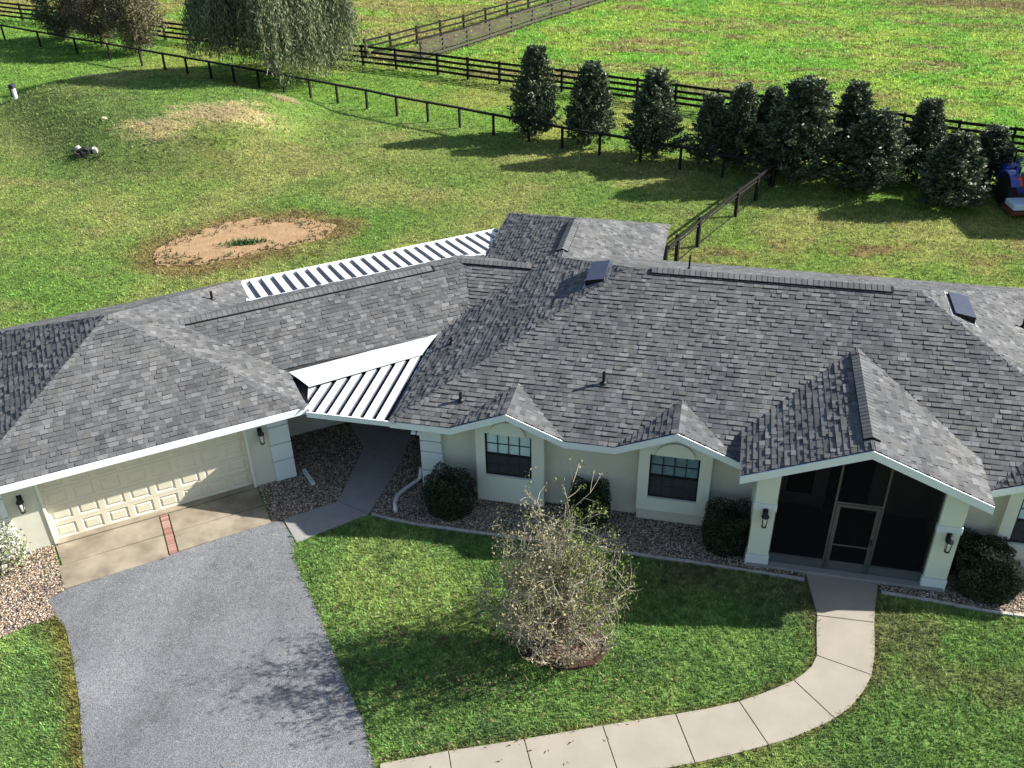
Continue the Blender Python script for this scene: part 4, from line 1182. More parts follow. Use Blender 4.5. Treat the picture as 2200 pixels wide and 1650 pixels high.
# ================================================================== FENCES
def fence(name, posts, H_, boards, mat, pw_=.13, bh=.14, bt=.04, extra=None, flat_top=False, nameb='board', **kw):
    base = posts[0]; root = empty(name, (base[0], base[1], 0), **kw)
    pm = MB().box(-pw_ / 2, pw_ / 2, -pw_ / 2, pw_ / 2, -.2, H_).mesh('post', [mat])
    for i, (x, y) in enumerate(posts):
        z = float(ground_h(x, y)); d = np.array(posts[min(i + 1, len(posts) - 1)]) - np.array(posts[max(i - 1, 0)])
        link('post', pm, None, root, M=Matrix.Translation((x - base[0], y - base[1], z)) @ Matrix.Rotation(math.atan2(d[1], d[0]) , 4, 'Z') @ Matrix.Rotation(random.uniform(-.02, .02), 4, 'Y'))
    for (p, q) in zip(posts[:-1], posts[1:]):
        p, q = np.array(p), np.array(q); d = q - p; L = np.linalg.norm(d); nrm = np.array((d[1], -d[0])) / L * (pw_ / 2 + bt / 2 + .002)
        z0, z1 = float(ground_h(*p)), float(ground_h(*q))
        for h in boards:
            e0, e1 = random.uniform(-.015, .015), random.uniform(-.015, .015)
            a = Vector((p[0] - base[0] + nrm[0], p[1] - base[1] + nrm[1], z0 + h + e0)); b = Vector((q[0] - base[0] + nrm[0], q[1] - base[1] + nrm[1], z1 + h + e1))
            dd = (b - a); a = a + dd * .002; b = b - dd * .002
            s_ = Vector((-nrm[0], -nrm[1], 0)).normalized() * bt / 2; u_ = Vector((0, 0, bh / 2))
            if flat_top: s_, u_ = s_ * 2.2 * 1.4, u_ * .75
            MB().add([a - s_ - u_, b - s_ - u_, b + s_ - u_, a + s_ - u_, a - s_ + u_, b - s_ + u_, b + s_ + u_, a + s_ + u_], [(0, 3, 2, 1), (4, 5, 6, 7), (0, 1, 5, 4), (2, 3, 7, 6), (1, 2, 6, 5), (0, 4, 7, 3)]).obj(nameb, mat, root)
    return root
f1 = [(-58.8, 66.9), (-55.0, 65.55), (-50.8, 64.05), (-46.69, 62.55), (-43.17, 61.25), (-39.96, 60.05), (-37.69, 59.2), (-35.6, 58.45), (-33.44, 57.65), (-31.36, 56.85), (-29.27, 56.08), (-27.21, 55.3), (-25.09, 54.46), (-23.03, 53.72), (-20.83, 52.85), (-18.68, 51.95), (-16.55, 51.12), (-14.47, 50.35), (-12.33, 49.5), (-10.2, 48.72), (-8.25, 47.98), (-6.18, 47.25), (-4.0, 46.45), (-1.99, 45.8), (.1, 45.05), (2.3, 44.3)]
fence('rail_fence', f1, 1.18, [1.16], M['fence'], .11, .13, .05, flat_top=True, nameb='rail', label='long black single rail fence of thin posts crossing the yard', cat='fence')
bp = [(-61.5, 73.0), (-58.2, 72.1), (-55, 71.2), (-51.8, 70.25), (-48.6, 69.3), (-45.5, 68.4), (-42.4, 67.5), (-39.3, 66.65), (-36.2, 65.75), (-33.1, 64.9), (-30.1, 64.05), (-27.2, 63.2), (-24.6, 62.5), (-22.0, 61.8), (-18.84, 60.95), (-16.6, 60.25), (-14.35, 59.6), (-12.2, 58.95), (-10.1, 58.3), (-7.7, 57.6), (-5.3, 56.85), (-3.0, 56.15), (-.6, 55.45), (1.8, 54.65), (4.2, 53.9), (6.7, 53.1), (9.1, 52.3), (11.63, 51.42), (14.1, 50.65), (16.6, 49.9)]
fence('board_fence', bp, 1.42, [.30, .64, .98, 1.32], M['fence'], .14, .15, .045, label='long black four board paddock fence behind the row of evergreens', cat='fence')
l1 = [(-25.2, 64.6), (-24.0, 66.6), (-22.75, 68.9), (-21.6, 71.1), (-20.4, 73.4), (-19.3, 75.9), (-18.1, 78.4), (-16.9, 80.9), (-15.7, 83.4), (-14.5, 85.9), (-13.3, 88.4)]
fence('lane_fence', l1, 1.32, [.35, .80, 1.20], M['fence'], .13, .12, .04, label='dark board fence on the far left side of the lane', cat='fence', group=None)
l2 = [(-21.0, 64.3), (-20.03, 66.4), (-18.9, 68.9), (-17.8, 71.3), (-16.7, 73.8), (-15.6, 76.3), (-14.5, 78.8), (-13.4, 81.3), (-12.3, 83.8), (-11.2, 86.3), (-10.1, 88.8)]
fence('lane_fence', l2, 1.32, [.28, .58, .90, 1.22], M['greyfence'], .13, .13, .04, label='weathered grey board fence bordering the green paddock right of the lane', cat='fence')
# lane ground between them
lane = [(-24.6, 64.2), (-21.2, 63.2), (-9.9, 89.5), (-13.6, 89.8)]
lx, ly = np.array([p[0] for p in lane]), np.array([p[1] for p in lane])
n = 26; V = []
for i in range(n + 1):
    t = i / n
    for s_ in np.linspace(0, 1, 5):
        x = (lx[0] * (1 - t) + lx[3] * t) * (1 - s_) + (lx[1] * (1 - t) + lx[2] * t) * s_; y = (ly[0] * (1 - t) + ly[3] * t) * (1 - s_) + (ly[1] * (1 - t) + ly[2] * t) * s_
        V.append((x, y, float(ground_h(x, y)) + .05))
F = [(i * 5 + j, i * 5 + j + 1, i * 5 + j + 6, i * 5 + j + 5) for i in range(n) for j in range(4)]
link('lane', arrays_mesh('lane', V, F), plain('worn_lane_earth', (.105, .09, .06), .4, 1.4, .95, .08, 5, .5, .05, big=(.7, (.11, .13, .035), .45, .6)), kind='structure')

# wire fence from the house to the evergreens
sp = [(-1.72, 33.8), (-1.35, 34.9), (-.62, 36.75), (.84, 40.3), (1.68, 42.3), (2.45, 44.15)]
wf = fence('wire_fence', sp, 1.30, [1.24], M['fence'], .14, .10, .05, nameb='rail', label='short black wire fence running from the rear roof to the evergreens', cat='fence')
base = sp[0]
rl = []
for (p, q) in zip(sp[:-1], sp[1:]):
    a = Vector((p[0] - base[0], p[1] - base[1], 0)); b = Vector((q[0] - base[0], q[1] - base[1], 0))
    MB().tube([a + Vector((0, 0, .95)), b + Vector((0, 0, .95))], .035, 5).obj('rail', M['fence'], wf)
    MB().tube([a + Vector((0, 0, .08)), b + Vector((0, 0, .08))], .015, 5).obj('rail', M['fence'], wf)
wm = MB()
for (p, q) in zip(sp[:-1], sp[1:]):
    a = Vector((p[0] - base[0], p[1] - base[1], 0)); b = Vector((q[0] - base[0], q[1] - base[1], 0)); d = b - a; n = int(d.length / .2)
    for i in range(n): wm.tube([a + d * (i / n) + Vector((0, 0, .1)), a + d * (i / n) + Vector((0, 0, 1.2))], .003, 3, cap=False)
    for z in np.arange(.2, 1.2, .2): wm.tube([a + Vector((0, 0, z)), b + Vector((0, 0, z))], .003, 3, cap=False)
wm.obj('wire_mesh', M['fence'], wf, kind='stuff')

# ================================================================== PLANTS
def leaf_mesh(name, C, D, Nn, L, Wd, tint):
    """rhombic leaves: C centres (n,3), D directions, Nn side vectors, L lengths, Wd widths"""
    D = D / np.linalg.norm(D, axis=1, keepdims=True); Sd = np.cross(D, Nn); Sd /= np.linalg.norm(Sd, axis=1, keepdims=True) + 1e-9
    L = L[:, None]; Wd = Wd[:, None]
    V = np.stack([C - D * L / 2, C + Sd * Wd / 2, C + D * L / 2, C - Sd * Wd / 2], 1).reshape(-1, 3)
    F = np.arange(len(V)).reshape(-1, 4)
    return arrays_mesh(name, V, F, np.clip(np.repeat(tint[:, None], 4, 1).reshape(-1, 3), 0, 1))

def rand_dirs(n, rng):
    v = rng.normal(size=(n, 3)); return v / np.linalg.norm(v, axis=1, keepdims=True)

def evergreen(seed, H_, R, n):
    """conical broadleaf evergreen: upswept sprays of leaves, ragged outline"""
    rng = np.random.default_rng(seed)
    ns = 420
    hz = rng.uniform(0.02, 1, ns) ** .85
    prof = np.interp(hz, [0, .1, .3, .55, .8, 1], np.array([.62, .92, 1.0, .78, .42, .05]) * rng.uniform(.82, 1.18, 6))
    th = rng.uniform(0, 2 * math.pi, ns)
    lump = 1 + .22 * np.sin(th * 3 + seed) * np.cos(hz * 9 + seed) + rng.normal(0, .17, ns)
    r = R * prof * lump
    r[: ns // 3] *= rng.uniform(.0, .7, ns // 3)
    base = np.stack([np.cos(th) * r * .55, np.sin(th) * r * .55, hz * H_], -1)
    out = np.stack([np.cos(th), np.sin(th), rng.uniform(.35, 1.1, ns)], -1); out /= np.linalg.norm(out, axis=1, keepdims=True)
    k = n // ns
    t = rng.uniform(0, 1, (ns, k))
    sl = (R * .62 * (1.05 - .5 * hz) * rng.uniform(.7, 1.25, ns))[:, None]
    C = base[:, None] + out[:, None] * (t * sl)[..., None] + rng.normal(0, .085, (ns, k, 3)) * (1.25 - .6 * t)[..., None]
    C = C.reshape(-1, 3); C[:, 0] += (C[:, 2] / H_) ** 2 * rng.normal(0, .16); C[:, 2] = np.clip(C[:, 2], .04, H_ * 1.06)
    D = (np.repeat(out[:, None], k, 1) + rng.normal(0, .7, (ns, k, 3))).reshape(-1, 3)
    nn = rand_dirs(len(C), rng)
    tone = np.repeat(rng.uniform(.55, 1.5, ns), k)[:, None]
    col = np.array([(.050, .076, .038)]) * tone * rng.uniform(.6, 1.5, (len(C), 1))
    li = rng.random(len(C)) < .12
    col[li] = np.array((.120, .142, .085)) * rng.uniform(.7, 1.3, (li.sum(), 1))
    return leaf_mesh('crown', C, D, nn, rng.uniform(.13, .22, len(C)), rng.uniform(.07, .115, len(C)), col)
EVM = [evergreen(101 + i, 4.5, 1.25, 14700) for i in range(12)]
trm = MB().tube([(0, 0, -.1), (.02, 0, 1.2), (-.03, .02, 3.0), (0, 0, 4.0)], [.11, .085, .05, .015], 7).mesh('trunk', [M['bark']])
EV = [ # x, y, height, width, label
 (-10.05, 49.7, 4.75, 2.35, 'tallest narrow dark evergreen, first from the left, overlapping both fences'),
 (-6.95, 49.0, 4.25, 2.4, 'second dark evergreen from the left end of the row'),
 (-3.40, 47.4, 4.35, 2.75, 'third dark evergreen from the left, a gap of grass on both sides'),
 (-.55, 46.75, 3.45, 2.1, 'short dark evergreen at the left edge of the dense clump'),
 (.75, 46.6, 4.05, 2.05, 'dark evergreen in the clump, just left of the broadest tree'),
 (2.25, 47.3, 3.75, 2.1, 'dark evergreen half hidden behind the broadest evergreen'),
 (3.40, 45.3, 4.9, 3.4, 'broadest dark evergreen standing at the end of the wire fence'),
 (5.90, 47.0, 4.25, 2.15, 'slim dark evergreen rising behind the round dark evergreen'),
 (6.75, 44.45, 3.7, 3.0, 'round wide dark evergreen in front of the slim one'),
 (9.05, 46.0, 3.85, 2.1, 'slim dark evergreen third from the right end'),
 (9.95, 43.1, 3.35, 2.7, 'bushy dark evergreen at the front, second from the right end'),
 (12.1, 46.1, 2.75, 2.2, 'smallest dark evergreen, last at the right beside the blue tractor')]
for i, (x, y, h, wd, lab) in enumerate(EV):
    r = empty('evergreen_tree', (x, y, float(ground_h(x, y))), rz=i * 1.9, label=lab, cat='tree', group='row of evergreens along the fence')
    sx = wd / 2.34; sz = h / 4.75
    c = link('crown', EVM[i], M['gloss_leaf'], r); c.scale = (sx, sx, sz)
    t = link('trunk', trm, None, r); t.scale = (sx, sx, sz * .9)

def branches(rng, start, dirs, length, rad, depth, out, tips, split=3, droop=0.0, wob=.35, shrink_=.62):
    """recursive branch skeleton; out gets (points, radii)"""
    p = Vector(start); d = Vector(dirs).normalized(); pts = [p.copy()]; n = 4
    for i in range(n):
        d = (d + Vector(rng.normal(0, wob * .35, 3)) + Vector((0, 0, -droop / n))).normalized()
        p = p + d * (length / n); pts.append(p.copy())
    out.append((pts, [rad * (1 - .55 * i / n) for i in range(n + 1)]))
    if depth == 0: tips.append((pts[-1], d.copy())); return
    for k in range(split):
        q = pts[int(rng.integers(2, n + 1))]
        nd = (d + Vector(rng.normal(0, wob * 1.6, 3))).normalized()
        branches(rng, q, nd, length * shrink_ * rng.uniform(.75, 1.2), rad * .5, depth - 1, out, tips, split, droop, wob, shrink_)

def willow(seed, H_, R):
    rng = np.random.default_rng(seed)
    limbs = MB(); out, tips = [], []
    for k in range(6):
        a = k * 1.047 + rng.normal(0, .2)
        branches(rng, (0, 0, .3), (math.cos(a) * .55, math.sin(a) * .55, 1.2), H_ * .45, .17, 2, out, tips, 3, 0, .3, .66)
    for pts, rad in out: limbs.tube(pts, rad, 5, cap=False)
    # hanging strands from a dome
    ns = 2300
    th = rng.uniform(0, 2 * math.pi, ns); u = rng.uniform(0, 1, ns) ** .62
    lob = 1 + .13 * np.sin(th * 5 + 1) + .08 * np.sin(th * 9)
    rr = R * u * lob
    top = H_ * (1 - .46 * u ** 2.4) + rng.normal(0, .25, ns)
    zmin = .3 + 1.5 * sstep(.5, -.7, np.cos(th - .5)) + 1.6 * sstep(.45, .1, u)
    ln = rng.uniform(.35, 1.0, ns) * np.maximum(top - zmin, .4)
    kk = 64; t = np.linspace(0, 1, kk)[None]
    sway = rng.normal(0, .35, (ns, 2))
    X = (np.cos(th) * rr)[:, None] * (1 + .12 * np.sqrt(t)) + sway[:, :1] * t + rng.normal(0, .10, (ns, kk))
    Y = (np.sin(th) * rr)[:, None] * (1 + .12 * np.sqrt(t)) + sway[:, 1:] * t + rng.normal(0, .10, (ns, kk))
    Z = top[:, None] - ln[:, None] * t + rng.normal(0, .08, (ns, kk))
    C = np.stack([X, Y, np.maximum(Z, .15)], -1).reshape(-1, 3)
    D = np.array([0, 0, -1.]) + rng.normal(0, .42, C.shape)
    tone = np.repeat(rng.uniform(.65, 1.35, ns), kk)[:, None]
    col = np.array([(.112, .142, .074)]) * tone * rng.uniform(.65, 1.4, (len(C), 1))
    li = rng.random(len(C)) < .14; col[li] = np.array((.24, .24, .155)) * rng.uniform(.7, 1.2, (li.sum(), 1))
    return limbs, leaf_mesh('crown', C, D, rand_dirs(len(C), rng), rng.uniform(.18, .34, len(C)), rng.uniform(.045, .075, len(C)), col)
wx, wy = -28.9, 58.4
r = empty('willow_tree', (wx, wy, 0), label='huge grey green weeping willow drooping over the rail fence', cat='tree')
lb, cr = willow(5, 9.2, 4.25)
lb.obj('trunk', M['palebark'], r); link('crown', cr, M['leaf'], r)

def roundtree(seed, H_, R, trunk_h, col, light, n=15000, droop=.3, nl=.16):
    rng = np.random.default_rng(seed); out, tips = [], []
    branches(rng, (0, 0, 0), (.03, .02, 1), trunk_h * 1.4, .15, 0, out, tips)
    for k in range(7): branches(rng, (0, 0, trunk_h * rng.uniform(.8, 1.2)), (math.cos(k * .9) * .8, math.sin(k * .9) * .8, 1), H_ * .35, .07, 2, out, tips, 3, .1, .4)
    mb = MB()
    for pts, rad in out: mb.tube(pts, rad, 5, cap=False)
    nc = 90; cc = rand_dirs(nc, rng) * (rng.uniform(.35, 1, nc) ** .5)[:, None] * np.array([R, R, (H_ - trunk_h) * .52]) + np.array([0, 0, trunk_h + (H_ - trunk_h) * .5])
    k = n // nc
    C = (cc[:, None] + rng.normal(0, R * .16, (nc, k, 3))).reshape(-1, 3); C[:, 2] -= np.abs(rng.normal(0, droop, len(C)))
    tone = np.repeat(rng.uniform(.65, 1.35, nc), k)[:, None]
    c = np.array([col]) * tone * rng.uniform(.6, 1.45, (len(C), 1)); li = rng.random(len(C)) < .15; c[li] = np.array(light) * rng.uniform(.7, 1.2, (li.sum(), 1))
    D = rand_dirs(len(C), rng) + np.array([0, 0, -.5])
    return mb, leaf_mesh('crown', C, D, rand_dirs(len(C), rng), rng.uniform(.12, .24, len(C)), rng.uniform(.05, .10, len(C)), c)
for (x, y, h, R, th_, col, li, lab, sd_) in ((-50.2, 66.2, 5.6, 1.7, .3, (.055, .078, .038), (.13, .15, .09), 'greyish green small tree, leftmost of three at the far left fence', 41), (-46.2, 65.0, 5.8, 2.0, .95, (.098, .084, .052), (.18, .155, .10), 'brownish tree with a dark trunk, middle of three by the rail fence', 42), (-42.2, 63.6, 5.4, 1.75, .55, (.108, .102, .058), (.20, .19, .115), 'thin olive brown tree, right of three by the rail fence', 43)):
    r = empty('small_tree', (x, y, 0), label=lab, cat='tree', group='three small trees at the far left fence')
    mb, cr = roundtree(sd_, h, R, th_, col, li)
    mb.obj('trunk', M['bark'], r); link('crown', cr, M['leaf'], r)

# front ornamental: bare twiggy multi-stem shrub with thinning autumn leaves
def twiggy():
    rng = np.random.default_rng(77); out, tips = [], []
    for k in range(30):
        a = k * 2.4 + rng.normal(0, .15); tilt = rng.uniform(.03, .62)
        branches(rng, (math.cos(a) * .12, math.sin(a) * .12, .02), (math.cos(a) * tilt, math.sin(a) * tilt, 1), rng.uniform(.85, 1.75), .024, 4, out, tips, 3, -.12, .40, .68)
    stems = [o for o in out if o[1][0] > .011]; fine = [o for o in out if o[1][0] <= .011]
    return stems, fine, tips, rng
SHX, SHY = -2.55, 14.68
sh = empty('ornamental_shrub', (SHX, SHY, .04), label='tall twiggy multi stem shrub with sparse yellow green leaves in a mulch ring', cat='shrub')
stems, fine, tips, rng = twiggy()
zmax = max(t[0].z for t in tips); SCZ = 4.55 / max(zmax * .94, .1); rmax = np.percentile([math.hypot(t[0].x, t[0].y) for t in tips], 92); SCR = 1.62 / rmax
def scl(p):
    r = math.hypot(p.x, p.y) * SCR; k = 1.0 if r < 1.5 else (1.5 + (r - 1.5) * .45) / r
    z = max(p.z * SCZ, .05); lim = .75 + z * .8
    if r * k > lim: k = lim / r
    return Vector((p.x * SCR * k, p.y * SCR * k, z))
mb = MB()
for pts, rad in stems:
    k = rng.uniform(.7, 1.2); mb.tube([scl(p) for p in pts], rad, 5, cap=False, tint=(.20 * k, .16 * k, .12 * k))
mb.obj('stems', M['twig'], sh, tint=True)
mb = MB()
for pts, rad in fine:
    k = rng.uniform(.6, 1.3); mb.tube([scl(p) for p in pts[::2]], [max(x, .0055) for x in rad[::2]], 3, cap=False, tint=(.285 * k, .26 * k, .205 * k))
tw_ = mb.obj('twigs', M['twig'], sh, tint=True, kind='stuff')
C, T = [], []
for p, d in tips:
    q = scl(p)
    dens = 1.2 if q.z > 1.7 else .75
    g = float(fbm(np.array([q.x * .9 + 5]), np.array([q.z * .9 + q.y]), 66, 2)[0])
    for k in range(int(rng.poisson(5.4 * dens))):
        C.append(q + Vector(rng.normal(0, .06, 3)))
        c = (.115, .150, .035) if (q.x > .1 and g > .42 and q.z > 1.3) else random.choice([(.27, .20, .10), (.20, .205, .085), (.24, .225, .12), (.16, .18, .08), (.27, .24, .17), (.18, .20, .085), (.22, .22, .16)])
        kk = rng.uniform(.7, 1.3); T.append(tuple(x * kk for x in c))
C = np.array([tuple(c) for c in C]); T = np.array(T)
link('leaves', leaf_mesh('leaves', C, rand_dirs(len(C), rng), rand_dirs(len(C), rng), rng.uniform(.045, .095, len(C)), rng.uniform(.024, .048, len(C)), T), M['leaf'], sh, kind='stuff')

# clipped hedge balls
def hedge(name, x, y, rx, ry, h, seed, col, light, lab, group=None, flat=.0, n=5200, cat='bush'):
    rng = np.random.default_rng(seed); r = empty(name, (x, y, 0), label=lab, cat=cat, group=group)
    v = rand_dirs(n, rng); v[:, 2] = np.abs(v[:, 2]) * 1.0
    rad = 1 - np.abs(rng.normal(0, .10, n)); lump = (1 + .10 * np.sin(v[:, 0] * 4 + seed) * np.sin(v[:, 1] * 5 + seed) + .06 * np.sin(v[:, 2] * 9 + seed)) * (np.abs(v[:, 0]) ** 3.2 + np.abs(v[:, 1]) ** 3.2 + np.abs(v[:, 2]) ** 3.2) ** (-1 / 3.2) * .93
    zz = np.sign(v[:, 2]) * np.abs(v[:, 2]) ** .75
    # body from a widened middle down to the ground
    C = np.stack([v[:, 0] * rx, v[:, 1] * ry, h * .42 + zz * h * .58], -1) * (rad * lump)[:, None]
    m = n // 2; a = rng.uniform(0, 6.283, m); z = rng.uniform(.02, .5, m) * h; rr = (.86 + .14 * np.sin(z / h * math.pi)) - np.abs(rng.normal(0, .07, m))
    C = np.concatenate([C, np.stack([np.cos(a) * rx * rr, np.sin(a) * ry * rr, z], -1)])
    N_ = len(C); c = np.array([col]) * rng.uniform(.55, 1.5, (N_, 1)) * (.65 + .8 * fbm(C[:, 0] * 5 + seed, C[:, 2] * 5 + C[:, 1] * 4, seed, 2))[:, None]; li = rng.random(N_) < .10; c[li] = np.array(light) * rng.uniform(.7, 1.2, (li.sum(), 1))
    out = C - np.array([0, 0, h * .4]); D = out / np.linalg.norm(out, axis=1, keepdims=True) + rng.normal(0, .8, C.shape)
    link('foliage', leaf_mesh('foliage', C, D, rand_dirs(N_, rng), rng.uniform(.035, .07, N_), rng.uniform(.022, .04, N_), c), M['gloss_leaf'], r)
    mb = MB()
    for k in range(7):
        a = k * .9; mb.tube([(0.05 * math.cos(a), .05 * math.sin(a), 0), (rx * .5 * math.cos(a), ry * .5 * math.sin(a), h * .45), (rx * .7 * math.cos(a), ry * .7 * math.sin(a), h * .75)], [.02, .014, .006], 4)
    mb.obj('stems', M['bark'], r)
    # dense inner growth
    mb = MB(); nn_ = 10
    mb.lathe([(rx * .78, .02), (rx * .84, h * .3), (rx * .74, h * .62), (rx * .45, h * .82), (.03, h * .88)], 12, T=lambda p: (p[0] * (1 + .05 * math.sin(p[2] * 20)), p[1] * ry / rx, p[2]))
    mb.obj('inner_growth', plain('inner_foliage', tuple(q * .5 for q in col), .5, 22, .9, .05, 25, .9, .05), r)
    return r
GR = 'clipped round bushes along the house front'
DG, DL = (.026, .042, .020), (.070, .092, .045)
hedge('round_bush', -6.12, 18.62, .70, .60, 1.18, 51, DG, DL, 'round dark clipped bush by the white block corner of the breezeway', GR)
hedge('round_bush', -2.45, 18.98, .57, .42, 1.12, 52, DG, DL, 'dark clipped bush between the two bay windows behind the twiggy shrub', GR)
hedge('round_bush', 1.08, 18.62, .62, .55, 1.25, 53, DG, DL, 'dark clipped bush left of the screened porch', GR)
hedge('round_bush', 7.05, 18.95, .70, .42, 1.05, 54, (.028, .048, .022), (.07, .09, .04), 'dark green bush against the wall right of the porch', GR)
hedge('variegated_bush', 7.12, 18.22, .74, .50, .88, 55, (.030, .048, .020), (.10, .12, .04), 'low bush right of the porch with pale yellow edged upper leaves', None)
vb = [o for o in COL.objects if o.name.startswith('variegated_bush')][0]
rng = np.random.default_rng(9); n = 700
a = rng.uniform(-.5, 1.9, n); C = np.stack([.72 * np.cos(a) * rng.uniform(.7, 1.02, n), .34 * np.sin(a) + rng.normal(0, .12, n), .66 + .2 * np.sin(a) + rng.normal(0, .07, n)], -1)
link('pale_leaves', leaf_mesh('pale_leaves', C, rand_dirs(n, rng), rand_dirs(n, rng), rng.uniform(.04, .08, n), rng.uniform(.025, .04, n), np.array((.30, .31, .17)) * rng.uniform(.5, 1.3, (n, 1))), M['leaf'], vb)
# pale flowering bush at the garage corner
rng = np.random.default_rng(12); fb = empty('flowering_bush', (-16.55, 14.35, 0), label='pale loose flowering bush left of the garage at the picture edge', cat='bush')
n = 2600; v = rand_dirs(n, rng); v[:, 2] = np.abs(v[:, 2]); C = v * (rng.uniform(.2, 1, n) ** .5)[:, None] * np.array([.75, .6, 1.45]) + rng.normal(0, .06, (n, 3)); C[:, 2] = np.abs(C[:, 2]) + .05
c = np.where((rng.random(n) < .5)[:, None], np.array([(.52, .51, .42)]), np.array([(.16, .20, .085)])) * rng.uniform(.7, 1.25, (n, 1))
link('blossom', leaf_mesh('blossom', C, rand_dirs(n, rng), rand_dirs(n, rng), rng.uniform(.05, .10, n), rng.uniform(.03, .06, n), c), M['leaf'], fb)
mb = MB()
for k in range(11):
    a = k * 2.2; mb.tube([(.04 * math.cos(a), .04 * math.sin(a), 0), (.25 * math.cos(a), .2 * math.sin(a), .7), (.45 * math.cos(a), .36 * math.sin(a), 1.25)], [.016, .011, .004], 4)
mb.obj('stems', M['palebark'], fb)

# ================================================================== SMALL THINGS IN THE YARD
px, py = -42.4, 50.0
po = empty('pump_post', (px, py, float(ground_h(px, py))), label='short white post with a dark cap standing on the far left grass', cat='post')
MB().lathe([(.13, -.1), (.13, .62), (.10, .66)], 10).obj('pipe', M['pvc'], po, smooth=False)
MB().box(-.19, .13, -.16, .16, .66, .90).obj('cap_box', plain('dark_cap', (.03, .035, .05), .2, 5), po, bevel=.02)
MB().box(-.23, -.14, -.05, .05, .1, .66).obj('conduit', M['black'], po)
def rock(name, x, y, s, mat, lab, seed, group=None):
    rng = np.random.default_rng(seed); bm = bmesh.new(); bmesh.ops.create_icosphere(bm, subdivisions=2, radius=1)
    for v in bm.verts:
        k = 1 + rng.normal(0, .13); v.co = Vector((v.co.x * s[0] * k, v.co.y * s[1] * k, v.co.z * s[2] * k))
    me = bpy.data.meshes.new(name); bm.to_mesh(me); bm.free()
    return link(name, me, mat, label=lab, cat='rock', group=group, loc=(x, y, float(ground_h(x, y)) + s[2] * .4))
M['pale'] = plain('pale_rock', (.46, .45, .42), .2, 5, .9, .1); M['drk'] = plain('dark_rock', (.035, .033, .033), .4, 6, .9, .1)
rock('rock', -31.75, 41.95, (.13, .12, .24), M['pale'], 'tall white stone at the right of the rubble on the mound foot', 1)
rock('rock', -33.05, 42.35, (.16, .14, .12), M['pale'], 'low pale stone at the left of the rubble on the mound foot', 2)
rock('rock', -32.3, 41.9, (.42, .28, .22), M['drk'], 'broad blackish stone in the middle of the rubble on the mound', 3)
mb = MB(); rng = np.random.default_rng(4)
for k in range(26):
    a = rng.uniform(0, 6.28); x, y = rng.normal(0, .5), rng.normal(0, .2); L = rng.uniform(.2, .6)
    mb.tube([(x, y, .04), (x + L * math.cos(a), y + L * math.sin(a) * .5, rng.uniform(.05, .3))], .025, 4)
mb.obj('branch_heap', M['drk'], label='heap of dark broken branches among the stones at the mound foot', cat='branches', loc=(-32.1, 41.6, float(ground_h(-32.1, 41.6))))
rock('rock', -33.2, 45.3, (.22, .13, .09), plain('straw_stone', (.5, .44, .26), .2, 5), 'small yellowish stone lying alone higher on the mound', 5)

# ---- tractor with mower deck at the right edge
tr = empty('tractor', (13.05, 44.0, 0), rz=math.radians(12), label='blue tractor seen from behind with orange triangle and pale grey implement', cat='tractor')
M['tblue'] = plain('blue_tractor_paint', (.045, .075, .33), .1, 4, .35, .5); M['orange'] = plain('orange_reflector', (.85, .16, .02), .05, 4, .4, .4); M['redrim'] = plain('red_reflector', (.5, .02, .015), .05, 4, .4, .4)
M['palesteel'] = plain('pale_blue_grey_steel', (.50, .60, .68), .08, 3, .4, .5); M['rubber'] = plain('tyre_rubber', (.015, .015, .015), .2, 6, .8, .2)
MB().box(-.36, .36, .9, 2.4, .75, 1.35).box(-.40, .40, -.3, .9, .55, .95).frustum([(-.36, 2.4, .75), (.36, 2.4, .75), (.36, 2.6, .8), (-.36, 2.6, .8)], [(-.36, 2.4, 1.35), (.36, 2.4, 1.35), (.30, 2.5, 1.2), (-.30, 2.5, 1.2)]).obj('hood', M['tblue'], tr, bevel=.04)
for s_ in (-1, 1):
    f = MB(); x0, x1 = sorted((s_ * .42, s_ * .82))
    n = 8; pts = [(-.1 + .78 * math.cos(t) , .78 + .78 * math.sin(t)) for t in np.linspace(.25, 2.7, n)]
    V = [(x, y, z) for x in (x0, x1) for y, z in pts] + [(x, y, z - .05) for x in (x0, x1) for y, z in pts]
    F = [(i, i + 1, n + i + 1, n + i) for i in range(n - 1)] + [(2 * n + i, 3 * n + i, 3 * n + i + 1, 2 * n + i + 1) for i in range(n - 1)] + [(i, 2 * n + i, 2 * n + i + 1, i + 1) for i in range(n - 1)]
    f.add(V, F); f.obj('fender', M['tblue'], tr)
    for (yy, rr, ww) in ((-.1, .68, .34), (2.0, .42, .22)):
        whl = empty('wheel', (s_ * .66, yy, rr), parent=tr)
        MB().lathe([(rr * .55, -ww / 2), (rr * .95, -ww / 2), (rr, -ww / 4), (rr, ww / 4), (rr * .95, ww / 2), (rr * .55, ww / 2)], 20, T=lambda p: (p[2], p[0], p[1])).obj('tyre', M['rubber'], whl)
        MB().lathe([(rr * .54, -ww * .35), (rr * .2, -ww * .2), (rr * .2, ww * .2), (rr * .54, ww * .35)], 14, T=lambda p: (p[2], p[0], p[1])).obj('rim', M['palesteel'], whl)
MB().box(-.26, .26, -.25, .3, 1.0, 1.12).box(-.26, .26, -.33, -.22, 1.12, 1.55).obj('seat', M['tblue'], tr, bevel=.03)
MB().tube([(-.55, -.45, .8), (-.55, -.45, 2.15), (-.45, -.45, 2.25), (.45, -.45, 2.25), (.55, -.45, 2.15), (.55, -.45, .8)], .045, 6).obj('roll_bar', M['tblue'], tr)
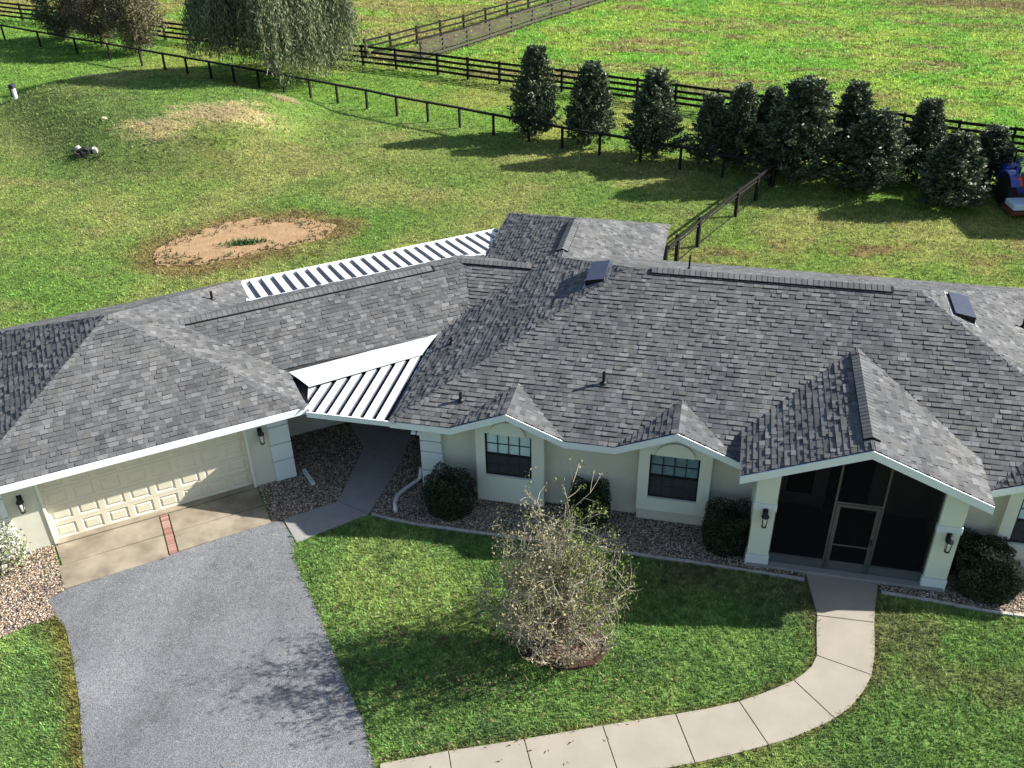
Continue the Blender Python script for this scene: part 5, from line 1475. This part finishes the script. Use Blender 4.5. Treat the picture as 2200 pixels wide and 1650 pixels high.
MB().tube([(0, .95, 1.3), (0, .72, 1.45)], .03, 6).lathe([(.18, 0), (.2, .02), (.18, .03)], 14, T=lambda p: (p[0], p[1] * .9 + .7, p[2] + 1.46 + p[1] * -.3)).obj('steering_wheel', M['black'], tr)
sm = empty('slow_sign', (-.45, -.62, 1.20), parent=tr)
tri = lambda s: [(-.26 * s, -.16 * s), (.26 * s, -.16 * s), (.04 * s, .28 * s), (-.04 * s, .28 * s)]
MB().add([(x, 0, z) for x, z in tri(1.15)] + [(x, .01, z) for x, z in tri(1.15)], [(0, 1, 2, 3), (7, 6, 5, 4)] + [(i, 4 + i, 4 + (i + 1) % 4, (i + 1) % 4) for i in range(4)]).obj('sign_rim', M['redrim'], sm)
MB().add([(x, -.006, z) for x, z in tri(.85)], [(0, 1, 2, 3)]).obj('sign_face', M['orange'], sm)
im = MB().box(-.95, -.02, -1.75, -.85, .35, .62).box(.02, .95, -1.75, -.85, .35, .62); im.obj('implement_cover', M['palesteel'], tr, bevel=.04)
MB().box(-1.0, 1.0, -1.8, -.8, .18, .33).tube([(-.3, -.85, .5), (-.3, -.3, .7)], .04, 5).tube([(.3, -.85, .5), (.3, -.3, .7)], .04, 5).obj('implement_frame', plain('dark_red_frame', (.12, .03, .025), .2, 4), tr)
MB().tube([(.28, 1.6, 1.3), (.28, 1.6, 1.85)], .035, 6).obj('exhaust', M['black'], tr)

# ---- shed just outside the picture on the right, whose shadow falls on the grass
sh_ = empty('shed', (17.2, 43.9, 0), rz=math.radians(8), label='open grey farm shed beside the tractor, outside the right edge', cat='shed')
MB().box(-2.4, 2.6, -1.9, -1.8, 0, 2.7).box(-2.4, -2.3, -1.8, 3.2, 0, 2.7).box(2.5, 2.6, -1.8, 3.2, 0, 2.7).obj('wall', M['greyfence'], sh_)
MB().frustum([(-2.75, -2.2, 2.72), (2.9, -2.2, 2.72), (2.9, 3.4, 2.95), (-2.75, 3.4, 2.95)], [(-2.75, -2.2, 2.82), (2.9, -2.2, 2.82), (2.9, 3.4, 3.05), (-2.75, 3.4, 3.05)]).obj('roof', M['galv'], sh_)
